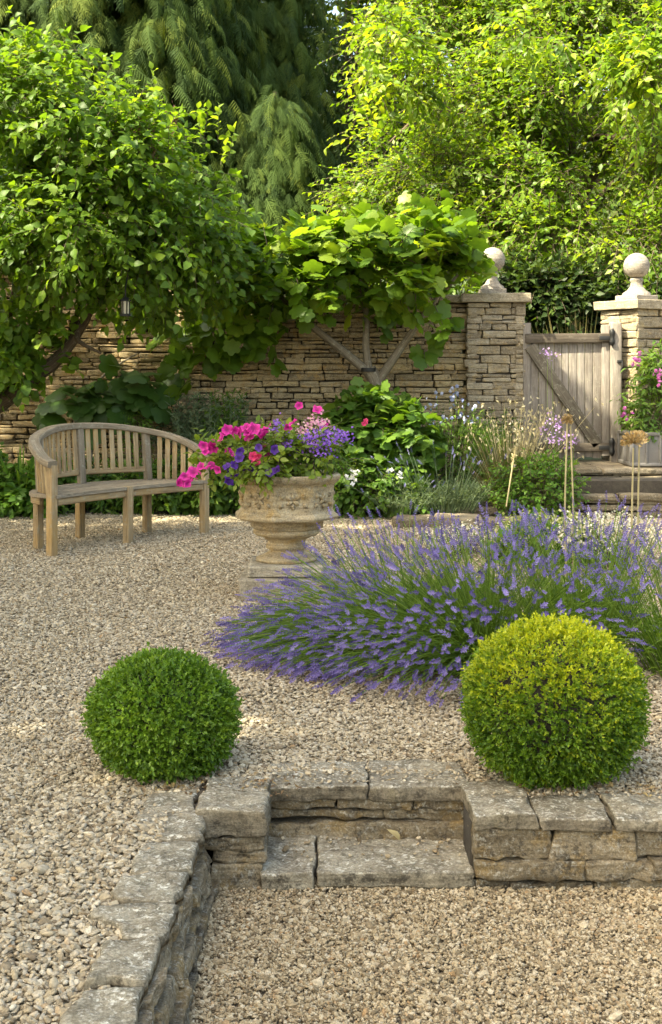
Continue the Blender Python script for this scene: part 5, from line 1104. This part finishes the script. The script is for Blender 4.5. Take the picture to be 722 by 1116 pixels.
def conifer(label, base, height, rad, n, mat, fr=.75, vm=.45, zmin=0.):
    base = np.asarray(base, float); t = thing('cypress_tree', label, 'tree', base, 'drooping cypresses beyond the wall'); mb = MB()
    tube(mb, [base, base + [0, 0, height * .5], base + [0, 0, height]], [.28, .18, .03], 9, wob=.15); mb.build('trunk', M['bark'], t)
    mb = MB(); nbr = n // 5; h = np.sort(rng.random(nbr)) ** 1.05 * (height - .5) + .3; a = rng.uniform(0, 2 * np.pi, nbr)
    a = np.where((np.sin(a) > .35) & (rng.random(nbr) < .6), -a, a)
    R = rad * (1 - (h / height) ** 1.3) * rng.uniform(.7, 1.1, nbr) + .25; d = np.stack([np.cos(a), np.sin(a), 0 * a], 1)
    P0 = base + np.stack([0 * h, 0 * h, h], 1); P2 = P0 + d * R[:, None] + np.stack([0 * h, 0 * h, -.18 * R], 1); P1 = P0 + d * R[:, None] * .55 + np.stack([0 * h, 0 * h, .12 * R], 1)
    stems(mb, P0, P0 * .55 + P1 * .45, P0 * .3 + P1 * .5 + P2 * .2, .022, .006, 6, 4, .5, 1)
    tt = np.linspace(.35, 1, 12)
    for q, f in enumerate(tt):
        c = bez(P0, P1, P2, np.array([f]))[:, 0] + rng.normal(size=P0.shape) * .1; sg = (-1) ** q; sd = np.cross(d, [0, 0, 1.]) * sg
        ld = norm(d * rng.uniform(.5, 1.1, (nbr, 1)) + sd * (.8 * (1 - .6 * f)) + np.array([0, 0, -.95]) + rng.normal(size=P0.shape) * .25)
        M_ = frames(ld, np.array([0, 0, 1.]) + d * .6 + rng.normal(size=P0.shape) * .25) * (fr * rng.uniform(.7, 1.35, nbr))[:, None, None]
        mb.inst(FR[q % 3], M_, c, np.clip(vm + .2 * rng.normal(size=nbr), 0, 1))
    mb.build('crown', [mat, M['twig']], t)
conifer('tall dark cypress with drooping sprays filling the upper left', (P(120, 300, 20.5)[0], 20.5, .4), 13.5, 3.3, 6600, M['conifer'], .42)
conifer('cypress with drooping sprays left of the tall one, cut by the frame', (P(-60, 300, 20)[0], 20.0, .4), 11, 2.6, 2800, M['conifer'], .42)
conifer('lower cypress with layered fans of foliage in front of the dark wood', (P(300, 300, 19.5)[0], 19.5, .4), 5.2, 1.75, 3200, M['conifer'], .36, .4)
conifer('cypress with a pointed crown just right of the tallest cypress', (P(275, 300, 22.5)[0], 22.5, .4), 12.5, 2.3, 3400, M['conifer'], .42, .45)
# dark wood between and behind
tree('woodland_tree', 'dark woodland tree in the gap between cypress and bright tree', [pblob(380, 40, 25, 50, 90, 1.5), pblob(385, 150, 25, 50, 70, 1.3), pblob(350, 90, 26, 60, 100, 1.5), pblob(420, 30, 26, 60, 110, 1.5), pblob(395, 230, 24.5, 60, 50, 1.2)], 900, M['darkleaf'], .17, LEAF4, np.array([P(385, 300, 25)[0], 25, .7]), .2, 8, .6, .4, .5, .22)
tree('woodland_tree', 'dim woodland tree deep behind the tallest cypress', [pblob(180, 60, 29, 120, 130, 2), pblob(60, 80, 29, 120, 140, 2), pblob(260, 150, 29, 90, 120, 2), pblob(120, 210, 28, 150, 80, 2)], 1300, M['woodleaf'], .24, LEAF4, np.array([P(160, 300, 29)[0], 29, 1.9]), .25, 8, .8, .4, .4, .2)
tree('woodland_tree', 'dim woodland tree far behind the left trunk of the lilac', [pblob(-60, 160, 27, 130, 170, 2), pblob(20, 250, 26, 110, 70, 1.6)], 800, M['woodleaf'], .22, LEAF4, np.array([P(-60, 300, 27)[0], 27, 1.3]), .25, 8, .8, .4, .4, .2)
tree('woodland_tree', 'tall dim tree behind the bright tree, seen through its gaps', [pblob(470, 60, 28, 100, 150, 2), pblob(600, 50, 29, 130, 160, 2), pblob(540, 90, 27.5, 110, 90, 1.5), pblob(350, 20, 28, 60, 80, 1.5), pblob(720, 80, 28, 120, 180, 2), pblob(560, 210, 27, 150, 80, 1.8), pblob(700, 250, 26, 100, 80, 1.6)], 2600, M['woodleaf'], .22, LEAF4, np.array([P(590, 300, 28)[0], 28, 1.6]), .3, 8, .8, .4, .4, .2)
tree('yew_tree', 'dark yew shrub behind the gate between the two piers', [pblob(600, 325, 15.0, 44, 34, .35), pblob(640, 332, 15.0, 36, 34, .35), pblob(565, 320, 15.1, 30, 36, .35), pblob(680, 350, 15.2, 50, 40, .4)], 1200, M['darkleaf'], .10, LEAF4, np.array([P(610, 440, 15.1)[0], 15.1, .4]), .08, 8, .3, .3, .5, .2, 2, .2, .3, nl=6, group=None)
mb = MB(); base = np.array([P(628, 440, 14.6)[0], 14.6, .4]); n = 240; d = rng.normal(size=(n, 3)) * [.30, .18, 0]; t = thing('tall_grass', 'clump of tall olive grass showing above the top rail of the gate', 'grass', base)
P2 = base + d * 1.1 + np.array([0, 0, 1]) * rng.uniform(1.0, 1.72, (n, 1)); ribbons(mb, base + d * .3, base + d * .6 + [0, 0, .9], P2, .016, 7, np.clip(.35 + .3 * rng.normal(size=n), 0, 1)); mb.build('blades', M['grassbrown'], t)

tsh = tree('added_shade_tree', 'tall spreading tree added unseen left of the terrace to shade the gravel', [(np.array([-7.5, 4.6, 8.6]), np.array([2.4, 2.4, 3.8])), (np.array([-7.3, 1.0, 8.2]), np.array([2.6, 2.6, 4.2])), (np.array([-7.3, 2.6, 11.4]), np.array([2.2, 2.8, 2.2])), (np.array([-7.0, 6.0, 6.4]), np.array([2.0, 1.7, 2.8])), (np.array([-7.2, 9.4, 3.8]), np.array([1.9, 2.0, 2.2])), (np.array([-7.4, 11.2, 6.2]), np.array([1.6, 1.3, 2.3])), (np.array([-1.9, 9.2, 6.9]), np.array([1.1, .6, 1.0])), (np.array([-6.8, -2.0, 7.5]), np.array([2.4, 2.4, 4.0]))], 4600, M['woodleaf'], .27, LEAF4, np.array([-7.4, 3.4, -.02]), .3, 8, .7, .4, .5, .2, .9, .2, .3, group=None, view=0)  # crown added out of view to keep sun off the terrace
mb = MB(); tube(mb, spline([(-7.4, 3.5, 4.5), (-6.0, 6.0, 6.2), (-3.8, 8.2, 7.0), (-1.9, 9.2, 7.0)], 16), np.linspace(.16, .04, 16), 8, .5, wob=.15); mb.build('limb', M['bark'], tsh)  # bough added above the view, shading the gate steps and planter
# ------------------------------------------------------------------ camera, light, world
cam = bpy.data.cameras.new('camera'); co = bpy.data.objects.new('camera', cam); COL.objects.link(co); SC.camera = co
co.location = (0, 0, H); co.rotation_euler = (math.pi / 2, 0, 0)
cam.sensor_fit = 'VERTICAL'; cam.sensor_height = 36; cam.lens = F / 1116 * 36; cam.shift_y = -(558 - HY) / 1116; cam.clip_end = 500
S = Vector((-.56, -.34, .75)).normalized()
sun = bpy.data.lights.new('sun', 'SUN'); so = bpy.data.objects.new('sun', sun); COL.objects.link(so); sun.energy = 3.9; sun.angle = math.radians(.6); sun.color = (1, .93, .80)
so.rotation_euler = S.to_track_quat('Z', 'Y').to_euler()
w = bpy.data.worlds.new('World'); SC.world = w; w.use_nodes = True; nt = w.node_tree; bg = nt.nodes['Background']; sky = nt.nodes.new('ShaderNodeTexSky')
sky.sky_type = 'NISHITA'; sky.sun_disc = False; sky.sun_elevation = math.asin(S.z); sky.sun_rotation = math.atan2(S.x, S.y); sky.dust_density = 5.0; sky.ozone_density = 0
nt.links.new(sky.outputs[0], bg.inputs[0]); bg.inputs[1].default_value = .15
vs = SC.view_settings; vs.view_transform = 'Standard'; vs.look = 'None'; vs.gamma = 1; vs.use_curve_mapping = False; vs.exposure = 2.15
vs.use_white_balance = True; vs.white_balance_temperature = 7300; vs.white_balance_tint = 2
SC.render.engine = 'CYCLES'; SC.cycles.max_bounces = 8; SC.cycles.diffuse_bounces = 4; SC.cycles.transmission_bounces = 4; SC.cycles.use_denoising = True
